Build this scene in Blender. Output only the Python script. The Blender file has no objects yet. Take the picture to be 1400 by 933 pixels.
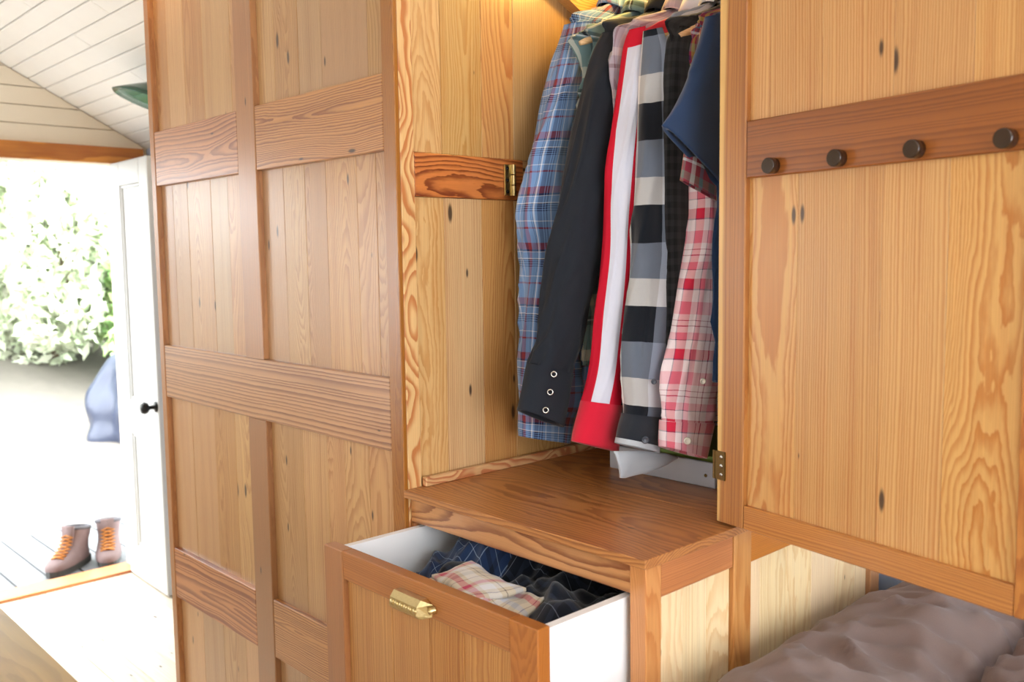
import bpy, bmesh, math, random
import numpy as np
from mathutils import Vector, Matrix, noise
random.seed(7)
scene = bpy.context.scene
COL = scene.collection

# ------------------------------------------------------------------ camera
# world: origin at the lens, X along the cabinet fronts, Y into the wardrobe, Z up; floor at z = -1.4
FLOOR = -1.4
yaw, pitch, roll = 0.818748204, -0.0922504856, -0.0139373255
fw = Vector((-math.sin(yaw)*math.cos(pitch), math.cos(yaw)*math.cos(pitch), math.sin(pitch)))
rt = Vector((math.cos(yaw), math.sin(yaw), 0)); up = rt.cross(fw)
r2 = math.cos(roll)*rt + math.sin(roll)*up
u2 = -math.sin(roll)*rt + math.cos(roll)*up
cam = bpy.data.cameras.new('camera'); camo = bpy.data.objects.new('camera', cam); COL.objects.link(camo)
camo.matrix_world = Matrix(((r2.x, u2.x, -fw.x, 0), (r2.y, u2.y, -fw.y, 0), (r2.z, u2.z, -fw.z, 0), (0, 0, 0, 1)))
cam.sensor_width = 36; cam.lens = 1265.426*36/1400
cam.clip_start = 0.02
cam.dof.use_dof = True; cam.dof.focus_distance = 1.6; cam.dof.aperture_fstop = 5.6
scene.camera = camo

# ------------------------------------------------------------------ world and light
world = bpy.data.worlds.new('World'); scene.world = world; world.use_nodes = True
bg = world.node_tree.nodes['Background']
bg.inputs[0].default_value = (0.93, 0.97, 1.0, 1); bg.inputs[1].default_value = 11.0
vs = scene.view_settings
vs.view_transform = 'Standard'; vs.look = 'None'; vs.gamma = 1; vs.use_curve_mapping = False
vs.exposure = 0.0

def portal(name, loc, direction, sx, sy):
    l = bpy.data.lights.new(name, 'AREA'); l.shape = 'RECTANGLE'; l.size = sx; l.size_y = sy
    l.cycles.is_portal = True
    o = bpy.data.objects.new(name, l); COL.objects.link(o); o.location = loc
    o.rotation_euler = Vector(direction).to_track_quat('-Z', 'Y').to_euler()
    return o

# ------------------------------------------------------------------ object helpers
def tag(o, label=None, cat=None, group=None, kind=None):
    if label: o['label'] = label
    if cat: o['category'] = cat
    if group: o['group'] = group
    if kind: o['kind'] = kind
    return o

def empty(name, loc=(0, 0, 0), rz=0, label=None, cat=None, group=None):
    o = bpy.data.objects.new(name, None); COL.objects.link(o)
    o.location = loc; o.rotation_euler = (0, 0, rz); o.empty_display_size = .05
    return tag(o, label, cat, group)

def abs_inv(parent):
    """world matrix of a parent built from loc/rot only"""
    m = Matrix.LocRotScale(parent.location, parent.rotation_euler, None)
    if parent.parent: m = abs_inv(parent.parent) @ m
    return m

def link(name, mesh, parent=None, loc=(0, 0, 0), rot=(0, 0, 0), local=False):
    """loc/rot are in world space unless local"""
    o = bpy.data.objects.new(name, mesh); COL.objects.link(o)
    if parent is None:
        o.location = loc; o.rotation_euler = rot
    else:
        o.parent = parent
        if local:
            o.location = loc; o.rotation_euler = rot
        else:
            m = abs_inv(parent).inverted() @ Matrix.LocRotScale(Vector(loc), Vector(rot).to_tuple() and __import__('mathutils').Euler(rot), None)
            o.location = m.to_translation(); o.rotation_euler = m.to_euler()
    return o

_cache = {}
def box_mesh(sx, sy, sz, grain='z', mat=None, ch=0.0015, wob=0):
    key = (round(sx, 4), round(sy, 4), round(sz, 4), grain, mat.name if mat else '', ch)
    if key in _cache: return _cache[key]
    bm = bmesh.new(); bmesh.ops.create_cube(bm, size=1)
    for v in bm.verts: v.co = Vector((v.co.x*sx, v.co.y*sy, v.co.z*sz))
    if ch: bmesh.ops.bevel(bm, geom=bm.edges[:], offset=min(ch, .3*min(sx, sy, sz)), segments=1, affect='EDGES')
    me = bpy.data.meshes.new('box'); bm.to_mesh(me); bm.free()
    grain_attr(me, grain)
    if mat: me.materials.append(mat)
    _cache[key] = me
    return me

def grain_attr(me, grain):
    a = me.attributes.new('gc', 'FLOAT_VECTOR', 'POINT')
    co = np.empty(len(me.vertices)*3); me.vertices.foreach_get('co', co); co = co.reshape(-1, 3)
    if grain == 'z': g = co
    elif grain == 'x': g = co[:, [1, 2, 0]]
    else: g = co[:, [2, 0, 1]]
    if np.ptp(g[:, 0]) < np.ptp(g[:, 1]): g = g[:, [1, 0, 2]]     # first axis = board width
    a.data.foreach_set('vector', g.astype(np.float32).ravel())

def board(name, x0, x1, y0, y1, z0, z1, mat, parent=None, grain=None, ch=0.0015, local=False, **tags):
    s = (abs(x1-x0), abs(y1-y0), abs(z1-z0))
    if grain is None: grain = 'xyz'[s.index(max(s))]
    me = box_mesh(*s, grain=grain, mat=mat, ch=ch)
    o = link(name, me, parent, ((x0+x1)/2, (y0+y1)/2, (z0+z1)/2), local=local)
    return tag(o, **tags) if tags else o

def mesh_from(name, verts, faces, mat=None, smooth=True, uvs=None, grain=None):
    me = bpy.data.meshes.new(name); me.from_pydata([tuple(v) for v in verts], [], faces)
    if mat: me.materials.append(mat)
    if smooth: me.polygons.foreach_set('use_smooth', [True]*len(me.polygons))
    if uvs is not None:
        uvl = me.uv_layers.new(name='UVMap')
        idx = np.empty(len(me.loops), dtype=np.int64); me.loops.foreach_get('vertex_index', idx)
        uvl.data.foreach_set('uv', np.asarray(uvs, dtype=np.float32)[idx].ravel())
    if grain: grain_attr(me, grain)
    me.update()
    return me

def join_bm(parts, name, mat, smooth=False, grain='z'):
    bm = bmesh.new()
    for f in parts: f(bm)
    me = bpy.data.meshes.new(name); bm.to_mesh(me); bm.free()
    if mat: me.materials.append(mat)
    if smooth: me.polygons.foreach_set('use_smooth', [True]*len(me.polygons))
    grain_attr(me, grain)
    return me

def bm_box(bm, x0, x1, y0, y1, z0, z1, ch=0):
    r = bmesh.ops.create_cube(bm, size=1)
    for v in r['verts']:
        v.co = Vector(((x0+x1)/2+v.co.x*(x1-x0), (y0+y1)/2+v.co.y*(y1-y0), (z0+z1)/2+v.co.z*(z1-z0)))
    if ch:
        es = list({e for v in r['verts'] for e in v.link_edges})
        bmesh.ops.bevel(bm, geom=es, offset=ch, segments=2, affect='EDGES')

def bm_cyl(bm, p0, p1, r0, r1=None, n=12):
    p0, p1 = Vector(p0), Vector(p1); d = p1-p0
    r1 = r0 if r1 is None else r1
    m = Matrix.Translation((p0+p1)/2) @ d.to_track_quat('Z', 'Y').to_matrix().to_4x4()
    bmesh.ops.create_cone(bm, cap_ends=True, segments=n, radius1=r0, radius2=r1, depth=d.length, matrix=m)

def lathe(name, prof, mat, n=24, axis='z'):
    """prof: list of (r, h)"""
    V, F = [], []
    for r, h in prof:
        for k in range(n):
            a = 2*math.pi*k/n; V.append((r*math.cos(a), r*math.sin(a), h))
    for i in range(len(prof)-1):
        for k in range(n):
            F.append((i*n+k, i*n+(k+1) % n, (i+1)*n+(k+1) % n, (i+1)*n+k))
    if prof[0][0] > 1e-5: F.append(tuple(reversed(range(n))))
    if prof[-1][0] > 1e-5: F.append(tuple((len(prof)-1)*n+k for k in range(n)))
    if axis == 'y': V = [(x, -z, y) for x, y, z in V]     # axis points to -Y
    me = mesh_from(name, V, F, mat)
    return me

def tube(name, pts, r, mat, n=8, closed=False, uv=False):
    pts = [Vector(p) for p in pts]; m = len(pts); V, F = [], []
    rr = r if hasattr(r, '__len__') else [r]*m
    prev = None
    for i, p in enumerate(pts):
        t = (pts[(i+1) % m] - pts[i-1]) if closed else (pts[min(i+1, m-1)] - pts[max(i-1, 0)])
        t.normalize()
        if prev is None:
            a = t.orthogonal().normalized()
        else:
            a = (prev - t*prev.dot(t)).normalized()
        prev = a; b = t.cross(a)
        for k in range(n):
            th = 2*math.pi*k/n; V.append(p + rr[i]*(math.cos(th)*a + math.sin(th)*b))
    for i in range(m if closed else m-1):
        for k in range(n):
            j = (i+1) % m
            F.append((i*n+k, i*n+(k+1) % n, j*n+(k+1) % n, j*n+k))
    if not closed:
        F.append(tuple(reversed(range(n)))); F.append(tuple((m-1)*n+k for k in range(n)))
    return mesh_from(name, V, F, mat)

# ------------------------------------------------------------------ materials
def srgb(r, g, b):
    f = lambda c: (c/255/12.92) if c/255 <= .04045 else ((c/255+.055)/1.055)**2.4
    return (f(r), f(g), f(b), 1)

class NT:
    def __init__(s, name):
        s.m = bpy.data.materials.new(name); s.m.use_nodes = True; s.t = s.m.node_tree
        s.b = s.t.nodes['Principled BSDF']
    def n(s, kind, props=None, **ins):
        nd = s.t.nodes.new(kind)
        for k, v in (props or {}).items(): setattr(nd, k, v)
        for k, v in ins.items():
            key = int(k[1:]) if k[0] == 'i' and k[1:].isdigit() else k.replace('_', ' ')
            s.set(nd.inputs[key], v)
        return nd
    def set(s, inp, v):
        if hasattr(v, 'bl_idname') and not hasattr(v, 'links'): v = v.outputs[0]
        if isinstance(v, bpy.types.NodeSocket): s.t.links.new(v, inp)
        else: inp.default_value = v
    def math(s, op, a, b=0.0, c=0.0, clamp=False):
        nd = s.t.nodes.new('ShaderNodeMath'); nd.operation = op; nd.use_clamp = clamp
        s.set(nd.inputs[0], a); s.set(nd.inputs[1], b); s.set(nd.inputs[2], c); return nd.outputs[0]
    def vm(s, op, a, b=(0, 0, 0)):
        nd = s.t.nodes.new('ShaderNodeVectorMath'); nd.operation = op
        s.set(nd.inputs[0], a); s.set(nd.inputs[1], b); return nd.outputs[0]
    def mix(s, f, a, b, mode='MIX'):
        nd = s.t.nodes.new('ShaderNodeMix'); nd.data_type = 'RGBA'; nd.blend_type = mode
        s.set(nd.inputs[0], f); s.set(nd.inputs[6], a); s.set(nd.inputs[7], b); return nd.outputs[2]
    def step(s, x, lo, hi):
        nd = s.n('ShaderNodeMapRange', {'interpolation_type': 'SMOOTHSTEP'})
        s.set(nd.inputs[0], x); s.set(nd.inputs[1], lo); s.set(nd.inputs[2], hi); return nd.outputs[0]
    def noise(s, vec, scale=1.0, detail=2.0, rough=.5):
        nd = s.n('ShaderNodeTexNoise', Vector=vec, Scale=scale, Detail=detail, Roughness=rough)
        return nd
    def bump(s, h, strength=.2, dist=.001):
        nd = s.n('ShaderNodeBump', Strength=strength, Distance=dist, Height=h)
        s.t.links.new(nd.outputs[0], s.b.inputs['Normal'])

def plain(name, col, rough=.5, metal=0.0, spec=.5, var=.06, nscale=30, bump=0.0, emit=None, estr=0):
    t = NT(name); tc = t.n('ShaderNodeTexCoord')
    nz = t.noise(tc.outputs['Object'], nscale, 3)
    f = t.math('MULTIPLY_ADD', nz.outputs[0], 2*var, 1-var)
    cc = t.n('ShaderNodeCombineColor'); [t.set(cc.inputs[i], f) for i in range(3)]
    c = t.mix(1.0, col, cc.outputs[0], 'MULTIPLY')
    t.set(t.b.inputs['Base Color'], c)
    t.b.inputs['Roughness'].default_value = rough; t.b.inputs['Metallic'].default_value = metal
    t.b.inputs['Specular IOR Level'].default_value = spec
    if bump: t.bump(nz.outputs[0], bump, .002)
    if emit:
        t.b.inputs['Emission Color'].default_value = emit; t.b.inputs['Emission Strength'].default_value = estr
    return t.m

def wood(name, light, dark, freq=190, contrast=.75, tone=.14, rough=.36, knots=.5, coat=.25, wav=.022, pith=(.02, .22), redvar=.25, hv=1.0, fibre=.34, straight=.42, zf=1.0, gl=.3, sap=None):
    """flat-sawn softwood; 'gc' holds board coordinates with the grain along its third axis"""
    t = NT(name)
    gc = t.n('ShaderNodeAttribute', {'attribute_name': 'gc'}).outputs['Vector']
    rnd = t.n('ShaderNodeObjectInfo').outputs['Random']
    ra = t.math('FRACT', t.math('MULTIPLY', rnd, 17.31)); rb = t.math('FRACT', t.math('MULTIPLY', rnd, 51.7)); rc = t.math('FRACT', t.math('MULTIPLY', rnd, 131.9))
    off = t.n('ShaderNodeCombineXYZ'); t.set(off.inputs[0], t.math('MULTIPLY', ra, 37)); t.set(off.inputs[1], t.math('MULTIPLY', rb, 23)); t.set(off.inputs[2], t.math('MULTIPLY', rc, 61))
    # slow wander of the pith along the board plus small waviness
    isq = t.math('LESS_THAN', rb, straight)          # quarter-sawn boards: straight fine lines
    calm = t.math('MULTIPLY_ADD', isq, -.8, 1.0)
    p1 = t.vm('ADD', t.vm('MULTIPLY', gc, (3.0, 3.0, 1.9*zf)), off.outputs[0])
    n1 = t.noise(p1, 1.0, 1.5).outputs['Color']
    d1 = t.vm('MULTIPLY', t.vm('SUBTRACT', n1, (.5, .5, .5)), (wav*4, wav*4, 0))
    p2 = t.vm('ADD', t.vm('MULTIPLY', gc, (26, 26, 5.5)), off.outputs[0])
    n2 = t.noise(p2, 1.0, 2.0).outputs['Color']
    d2 = t.vm('MULTIPLY', t.vm('SUBTRACT', n2, (.5, .5, .5)), (wav*.55, wav*.55, 0))
    d2 = t.vm('ADD', d1, d2)
    sc_ = t.n('ShaderNodeVectorMath', {'operation': 'SCALE'}); t.set(sc_.inputs[0], d2); t.set(sc_.inputs['Scale'], calm)
    d12 = sc_.outputs[0]
    ctr = t.n('ShaderNodeCombineXYZ')
    t.set(ctr.inputs[0], t.math('ADD', t.math('MULTIPLY', t.math('SUBTRACT', ra, .5), .06), t.math('MULTIPLY', isq, t.math('MULTIPLY_ADD', rc, .15, .12))))
    t.set(ctr.inputs[1], t.math('MULTIPLY', calm, t.math('MULTIPLY_ADD', rc, pith[1]-pith[0], pith[0])))
    p3 = t.vm('ADD', t.vm('MULTIPLY', gc, (160, 160, 38)), off.outputs[0])
    d3 = t.vm('MULTIPLY', t.vm('SUBTRACT', t.noise(p3, 1.0, 2.0).outputs['Color'], (.5, .5, .5)), (.0022, .0022, 0))
    q = t.vm('ADD', t.vm('ADD', t.vm('ADD', gc, d12), d3), ctr.outputs[0])
    q = t.vm('MULTIPLY', q, (1, 1, 0))
    ln = t.n('ShaderNodeVectorMath', {'operation': 'LENGTH'}); t.set(ln.inputs[0], q)
    r = ln.outputs['Value']
    ph = t.math('MULTIPLY', r, t.math('MULTIPLY_ADD', rnd, freq*.9, freq*.65))
    # uneven ring widths
    wv = t.n('ShaderNodeTexNoise', {'noise_dimensions': '1D'}, W=t.math('MULTIPLY_ADD', r, freq*.23, t.math('MULTIPLY', rc, 40)), Scale=1.0, Detail=1.0).outputs[0]
    ph = t.math('MULTIPLY_ADD', wv, 2.6, ph)
    fr = t.math('FRACT', ph)
    late = t.math('MULTIPLY', t.step(fr, .25, .88), t.math('SUBTRACT', 1.0, t.step(fr, .90, 1.0)))
    # fibres
    pf = t.vm('ADD', t.vm('MULTIPLY', gc, (700, 700, 9)), off.outputs[0])
    fib = t.noise(pf, 1.0, 2.0).outputs[0]
    pm = t.vm('ADD', t.vm('MULTIPLY', gc, (45, 45, 2.2)), off.outputs[0])
    mid = t.noise(pm, 1.0, 2.0).outputs[0]
    amt = t.math('MULTIPLY', late, t.math('MULTIPLY_ADD', mid, contrast, contrast*.45), clamp=True)
    col = t.mix(amt, light, dark)
    if sap is not None:
        sx = t.n('ShaderNodeSeparateXYZ', Vector=gc).outputs[0]
        sx = t.math('MULTIPLY_ADD', t.n('ShaderNodeSeparateColor', Color=n1).outputs[0], .03, sx)
        col = t.mix(t.math('SUBTRACT', 1.0, t.step(sx, sap+.011, sap+.018)), col, srgb(222, 176, 104))
    # streaks of warmer heartwood
    col = t.mix(t.math('MULTIPLY', t.step(mid, .48, .75), redvar), col, dark)
    g = t.math('MULTIPLY_ADD', fib, fibre, 1-fibre*.5)
    g = t.math('MULTIPLY', g, t.math('MULTIPLY_ADD', rc, 2*tone, 1-tone))
    hs = t.n('ShaderNodeHueSaturation', Color=col, Value=g, Hue=t.math('MULTIPLY_ADD', ra, -.012*hv, .5+.006*hv), Saturation=t.math('MULTIPLY_ADD', rb, .16*hv, 1-.08*hv))
    col = hs.outputs[0]
    if knots:
        sg = t.n('ShaderNodeSeparateXYZ', Vector=gc)
        pk = t.n('ShaderNodeCombineXYZ'); t.set(pk.inputs[0], t.math('MULTIPLY_ADD', t.math('ADD', sg.outputs[0], sg.outputs[1]), 26, t.math('MULTIPLY', ra, 37))); t.set(pk.inputs[1], t.math('MULTIPLY_ADD', sg.outputs[2], 8, t.math('MULTIPLY', rc, 61)))
        vo = t.n('ShaderNodeTexVoronoi', {'feature': 'F1', 'voronoi_dimensions': '2D'}, Vector=pk, Scale=1.0)
        sel = t.n('ShaderNodeSeparateColor', Color=vo.outputs['Color'])
        dd = t.math('MULTIPLY_ADD', t.math('SUBTRACT', mid, .5), .12, vo.outputs['Distance'])
        kn = t.math('SUBTRACT', 1.0, t.step(dd, t.math('MULTIPLY', sel.outputs[1], .07), t.math('MULTIPLY_ADD', sel.outputs[1], .12, .05)))
        kn = t.math('MULTIPLY', kn, t.math('GREATER_THAN', sel.outputs[0], 1-knots*.2))
        col = t.mix(t.math('MULTIPLY', kn, .9), col, srgb(52, 34, 24))
    t.set(t.b.inputs['Base Color'], col)
    t.set(t.b.inputs['Roughness'], t.math('MULTIPLY_ADD', fib, .12, rough-.06))
    t.b.inputs['Coat Weight'].default_value = coat; t.b.inputs['Coat Roughness'].default_value = gl
    t.bump(t.math('MULTIPLY_ADD', fib, .5, amt), .12, .0006)
    return t.m

W_PANEL = wood('honey_plank', srgb(194, 152, 102), srgb(158, 106, 60), freq=260, contrast=.62, coat=.6, gl=.24, pith=(.02, .09))
W_PALE = wood('pale_plank', srgb(208, 170, 118), srgb(178, 122, 64), freq=250, contrast=.6, tone=.1, pith=(.02, .08))
W_ORANGE = wood('orange_plank', srgb(202, 146, 84), srgb(168, 96, 40), freq=170, contrast=.8, tone=.06, straight=0, pith=(.01, .06))
W_CREAMY = wood('creamy_plank', srgb(238, 212, 168), srgb(216, 172, 116), freq=240, contrast=.55, tone=.05)
W_FRAME = wood('amber_frame', srgb(172, 112, 62), srgb(138, 80, 40), freq=320, contrast=.6, knots=.15, coat=.6, gl=.24, straight=.9)
W_POST = wood('pale_post', srgb(200, 142, 88), srgb(170, 100, 52), freq=220, contrast=.6, knots=.15, tone=.05)
W_RAIL = wood('striped_rail', srgb(196, 138, 90), srgb(136, 78, 46), freq=150, contrast=1.0, knots=.25, coat=.6, gl=.24, wav=.018, tone=.08, straight=.1, pith=(.01, .05))
W_DARKRAIL = wood('russet_rail', srgb(190, 122, 66), srgb(112, 56, 28), freq=150, contrast=.95, knots=.1, wav=.02, straight=.1, pith=(.01, .05))
W_SIDER = wood('plain_russet_rail', srgb(188, 118, 64), srgb(156, 86, 42), freq=260, contrast=.5, knots=0, straight=1.0)
W_FLAME = wood('flame_strip', srgb(208, 164, 108), srgb(176, 102, 46), freq=110, contrast=1.2, knots=.1, wav=.03, pith=(.002, .006), straight=0, zf=3.5)
W_SHELF = wood('brown_shelf', srgb(190, 128, 70), srgb(138, 80, 40), freq=150, contrast=.8, knots=.05, rough=.4, coat=.3, tone=.03, hv=.2, straight=0, pith=(.12, .25), wav=.022)
W_DOOR = wood('door_plank', srgb(206, 158, 98), srgb(176, 106, 46), freq=210, contrast=.75, tone=.05, knots=.45, hv=.35, straight=.5, pith=(.01, .07))
W_DRAWER = wood('drawer_plank', srgb(192, 140, 80), srgb(156, 94, 42), freq=200, contrast=.75, tone=.06, knots=.5, hv=.4, straight=.45, pith=(.01, .06))
W_DOORF = wood('door_frame', srgb(190, 126, 60), srgb(150, 84, 34), freq=210, contrast=.7, tone=.05, knots=.3, hv=.4)
W_DOORS = wood('door_stile', srgb(180, 116, 52), srgb(146, 82, 32), freq=230, contrast=.7, tone=.05, knots=.3, hv=.4, straight=1.0, sap=-.012)
W_DOORR = wood('door_rail', srgb(148, 84, 32), srgb(108, 56, 18), freq=220, contrast=.7, tone=.03, knots=0, hv=.2, straight=1.0)
W_BEAM = wood('orange_beam', srgb(214, 138, 56), srgb(166, 88, 28), freq=90, contrast=.9, knots=.1)
W_FLOOR = wood('pale_floor', srgb(226, 214, 192), srgb(206, 186, 156), freq=120, contrast=.6, knots=.4, rough=.4)
W_TABLE = wood('olive_table', srgb(170, 132, 72), srgb(140, 102, 50), freq=140, contrast=.5, knots=0)
W_DECK = wood('grey_deck', srgb(112, 114, 116), srgb(92, 94, 96), freq=120, contrast=.5, knots=.2, rough=.7, coat=0)
W_HANGER = wood('hanger_wood', srgb(222, 180, 128), srgb(190, 140, 88), freq=220, contrast=.4, knots=0)

WHITE = plain('white_paint', srgb(240, 240, 236), .45, var=.02, nscale=8)
CREAM = plain('cream_paint', srgb(226, 214, 194), .5, var=.03, nscale=6)
WALLBLUE = plain('pale_blue_wall', srgb(196, 210, 236), .6, var=.03, nscale=6)  # even pale blue base colour for the back wall
DOORWHITE = plain('muted_white_paint', srgb(196, 197, 196), .5, var=.03, nscale=5)  # base white kept darker so the daylit door does not blow out
MELAMINE = plain('white_melamine', srgb(238, 238, 240), .35, var=.01)
BRASS = plain('antique_brass', srgb(204, 184, 134), .28, metal=1, var=.15, nscale=260, bump=.25)
DARKBRASS = plain('dark_brass', srgb(120, 98, 62), .4, metal=1, var=.12, nscale=120)
STEEL = plain('steel', srgb(190, 190, 186), .25, metal=1)
BLACKMETAL = plain('black_metal', srgb(30, 28, 26), .4, metal=.6)
PEGWOOD = plain('dark_peg_wood', srgb(44, 26, 16), .1, var=.15, spec=.8)
GREEN = plain('green_enamel', srgb(32, 78, 58), .2, spec=.8, var=.1, nscale=12)
GREYBOX = plain('grey_plastic', srgb(176, 180, 190), .45, var=.03)
MAGGREEN = plain('green_paper', srgb(150, 176, 92), .5)
MAGDARK = plain('dark_green_paper', srgb(56, 92, 62), .5)
BULB = plain('warm_bulb', (1, .8, .45, 1), .3, emit=(1.0, .62, .2, 1), estr=20)
GLASS = NT('window_glass').m
_g = GLASS.node_tree; _gb = _g.nodes['Principled BSDF']
_gl = _g.nodes.new('ShaderNodeBsdfGlossy'); _gl.inputs['Roughness'].default_value = .02
_tr = _g.nodes.new('ShaderNodeBsdfTransparent'); _mx = _g.nodes.new('ShaderNodeMixShader'); _mx.inputs[0].default_value = .06
_g.links.new(_tr.outputs[0], _mx.inputs[1]); _g.links.new(_gl.outputs[0], _mx.inputs[2])
_g.links.new(_mx.outputs[0], _g.nodes['Material Output'].inputs['Surface']); _g.nodes.remove(_gb)

def cloth(name, col, rough=.85, heather=.08, sheen=.3, scale=900):
    t = NT(name); uv = t.n('ShaderNodeTexCoord').outputs['UV']
    nz = t.noise(uv, scale, 2)
    nb = t.noise(uv, 9, 3)
    f = t.math('MULTIPLY_ADD', nz.outputs[0], 2*heather, 1-heather)
    f = t.math('MULTIPLY', f, t.math('MULTIPLY_ADD', nb.outputs[0], .16, .92))
    cc = t.n('ShaderNodeCombineColor'); [t.set(cc.inputs[i], f) for i in range(3)]
    t.set(t.b.inputs['Base Color'], t.mix(1.0, col, cc.outputs[0], 'MULTIPLY'))
    t.b.inputs['Roughness'].default_value = rough
    t.b.inputs['Specular IOR Level'].default_value = .2
    t.b.inputs['Sheen Weight'].default_value = sheen; t.b.inputs['Sheen Roughness'].default_value = .5
    t.bump(nz.outputs[0], .15, .0006)
    return t.m

def plaid(name, warp, weft, pu, pv, heather=.10, ang=0.0, mode='MIX', off=(0, 0)):
    """warp/weft: lists of (position 0-1, colour); periods in metres"""
    t = NT(name); uv = t.n('ShaderNodeTexCoord').outputs['UV']
    mp = t.n('ShaderNodeMapping', Vector=uv, Rotation=(0, 0, ang), Location=(off[0], off[1], 0))
    wz = t.noise(mp, 14, 2).outputs['Color']
    wv = t.vm('ADD', mp.outputs[0], t.vm('MULTIPLY', t.vm('SUBTRACT', wz, (.5, .5, .5)), (.006, .006, 0)))
    sp = t.n('ShaderNodeSeparateXYZ', Vector=wv)
    def ramp(coord, per, stops):
        f = t.math('FRACT', t.math('DIVIDE', coord, per))
        nd = t.n('ShaderNodeValToRGB', Fac=f); cr = nd.color_ramp; cr.interpolation = 'CONSTANT'
        while len(cr.elements) < len(stops): cr.elements.new(.99)
        for e, (p, c) in zip(cr.elements, stops): e.position = p; e.color = c
        return nd.outputs[0]
    a = ramp(sp.outputs[0], pu, warp); b = ramp(sp.outputs[1], pv, weft)
    c = t.mix(.5, a, b)
    nz = t.noise(uv, 1100, 2)
    f = t.math('MULTIPLY_ADD', nz.outputs[0], 2*heather, 1-heather)
    cc = t.n('ShaderNodeCombineColor'); [t.set(cc.inputs[i], f) for i in range(3)]
    t.set(t.b.inputs['Base Color'], t.mix(1.0, c, cc.outputs[0], 'MULTIPLY'))
    t.b.inputs['Roughness'].default_value = .9; t.b.inputs['Specular IOR Level'].default_value = .15
    t.b.inputs['Sheen Weight'].default_value = .25
    t.bump(nz.outputs[0], .2, .0008)
    return t.m

def seq(base, *stripes):
    """stripes: (start, width, colour) on a base colour"""
    s = [(0.0, base)]
    for st, w, c in stripes:
        s.append((st, c)); s.append((st+w, base))
    out = {}
    for p, c in s: out[round(p, 4)] = c
    return sorted(out.items())

cB = srgb(104, 136, 184); cN = srgb(34, 42, 74); cR = srgb(132, 52, 58); cWt = srgb(214, 216, 222); cLB = srgb(158, 176, 204)
cB = srgb(112, 144, 188)
P_BLUE = plaid('blue_plaid',
    seq(cB, (.03, .02, cWt), (.10, .03, cN), (.15, .03, cN), (.20, .10, cN), (.34, .16, cWt), (.38, .015, cN), (.42, .015, cN), (.54, .09, cR), (.63, .05, cN), (.80, .015, cWt), (.88, .05, cLB)),
    seq(cB, (.10, .12, cR), (.22, .09, cN), (.26, .012, cWt), (.38, .2, cWt), (.40, .018, cN), (.44, .018, cN), (.48, .018, cN), (.52, .018, cN), (.70, .015, cWt), (.82, .03, cR)), .082, .1)
P_TEAL = plaid('teal_plaid', seq(srgb(96, 122, 126), (.1, .15, srgb(196, 192, 176)), (.5, .08, srgb(34, 38, 44)), (.6, .08, srgb(34, 38, 44)), (.55, .02, cWt)),
    seq(srgb(104, 128, 130), (.2, .2, srgb(188, 184, 168)), (.6, .06, srgb(30, 34, 40)), (.7, .06, srgb(30, 34, 40)), (.66, .02, cWt)), .09, .1)
P_MAUVE = plaid('mauve_plaid', seq(srgb(172, 158, 166), (.2, .2, srgb(208, 190, 190)), (.6, .12, srgb(120, 78, 84))), seq(srgb(166, 156, 170), (.3, .2, srgb(210, 196, 198)), (.7, .1, srgb(96, 70, 80))), .06, .07)
cK = srgb(22, 26, 34); cG = srgb(136, 146, 164); cW2 = srgb(240, 238, 238)
P_BUFF = plaid('grey_check', [(0, cG), (.30, cK), (.74, cW2)], [(0, cK), (.36, cG), (.72, cW2)], .118, .165, heather=.25, off=(-.03, .05))
cPk = srgb(206, 44, 72); cPw = srgb(238, 224, 230); cPd = srgb(72, 60, 98); cPm = srgb(226, 140, 160)
P_PINK = plaid('pink_plaid', seq(cPw, (.0, .36, cPk), (.16, .015, cPd), (.36, .18, cPm), (.62, .01, srgb(150, 60, 90)), (.68, .01, srgb(150, 60, 90)), (.80, .19, cPm), (.88, .015, cPd)),
    seq(cPw, (.0, .32, cPk), (.14, .02, cPd), (.32, .18, cPm), (.58, .012, srgb(150, 60, 90)), (.66, .012, srgb(150, 60, 90)), (.76, .23, cPm), (.86, .015, cPd)), .1, .115)
P_MADRAS = plaid('madras_plaid', seq(srgb(150, 46, 70), (.1, .15, srgb(124, 128, 120)), (.3, .1, srgb(190, 178, 70)), (.45, .12, srgb(60, 36, 76)), (.65, .06, srgb(30, 120, 150)), (.8, .1, cWt)),
    seq(srgb(150, 52, 72), (.15, .18, srgb(120, 124, 116)), (.42, .1, srgb(60, 36, 80)), (.6, .08, srgb(196, 182, 80)), (.76, .04, srgb(40, 130, 160)), (.88, .06, cWt)), .07, .075)
P_NAVYPL = plaid('navy_plaid', seq(srgb(34, 52, 86), (.2, .02, srgb(170, 190, 214)), (.5, .12, srgb(20, 28, 48)), (.8, .02, srgb(150, 170, 200))), seq(srgb(36, 56, 92), (.3, .02, srgb(170, 190, 214)), (.55, .14, srgb(18, 26, 44)), (.85, .02, srgb(150, 170, 200))), .05, .05)
P_BEIGE = plaid('beige_plaid', seq(srgb(196, 184, 162), (.12, .12, srgb(186, 60, 92)), (.30, .16, cWt), (.54, .02, srgb(70, 56, 70)), (.66, .12, srgb(160, 152, 136)), (.9, .02, srgb(90, 60, 80))),
    seq(srgb(198, 188, 170), (.1, .14, srgb(186, 56, 90)), (.32, .2, cWt), (.6, .02, srgb(70, 56, 70)), (.75, .12, srgb(168, 176, 196))), .075, .07)
P_DARK = plaid('charcoal_plaid', seq(srgb(22, 28, 40), (.3, .02, srgb(150, 156, 170)), (.6, .16, srgb(44, 54, 72))), seq(srgb(20, 26, 38), (.4, .02, srgb(130, 140, 158)), (.7, .15, srgb(46, 56, 76))), .045, .05)
C_BLACK = cloth('black_cotton', srgb(32, 36, 44), heather=.1, sheen=.1)
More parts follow.
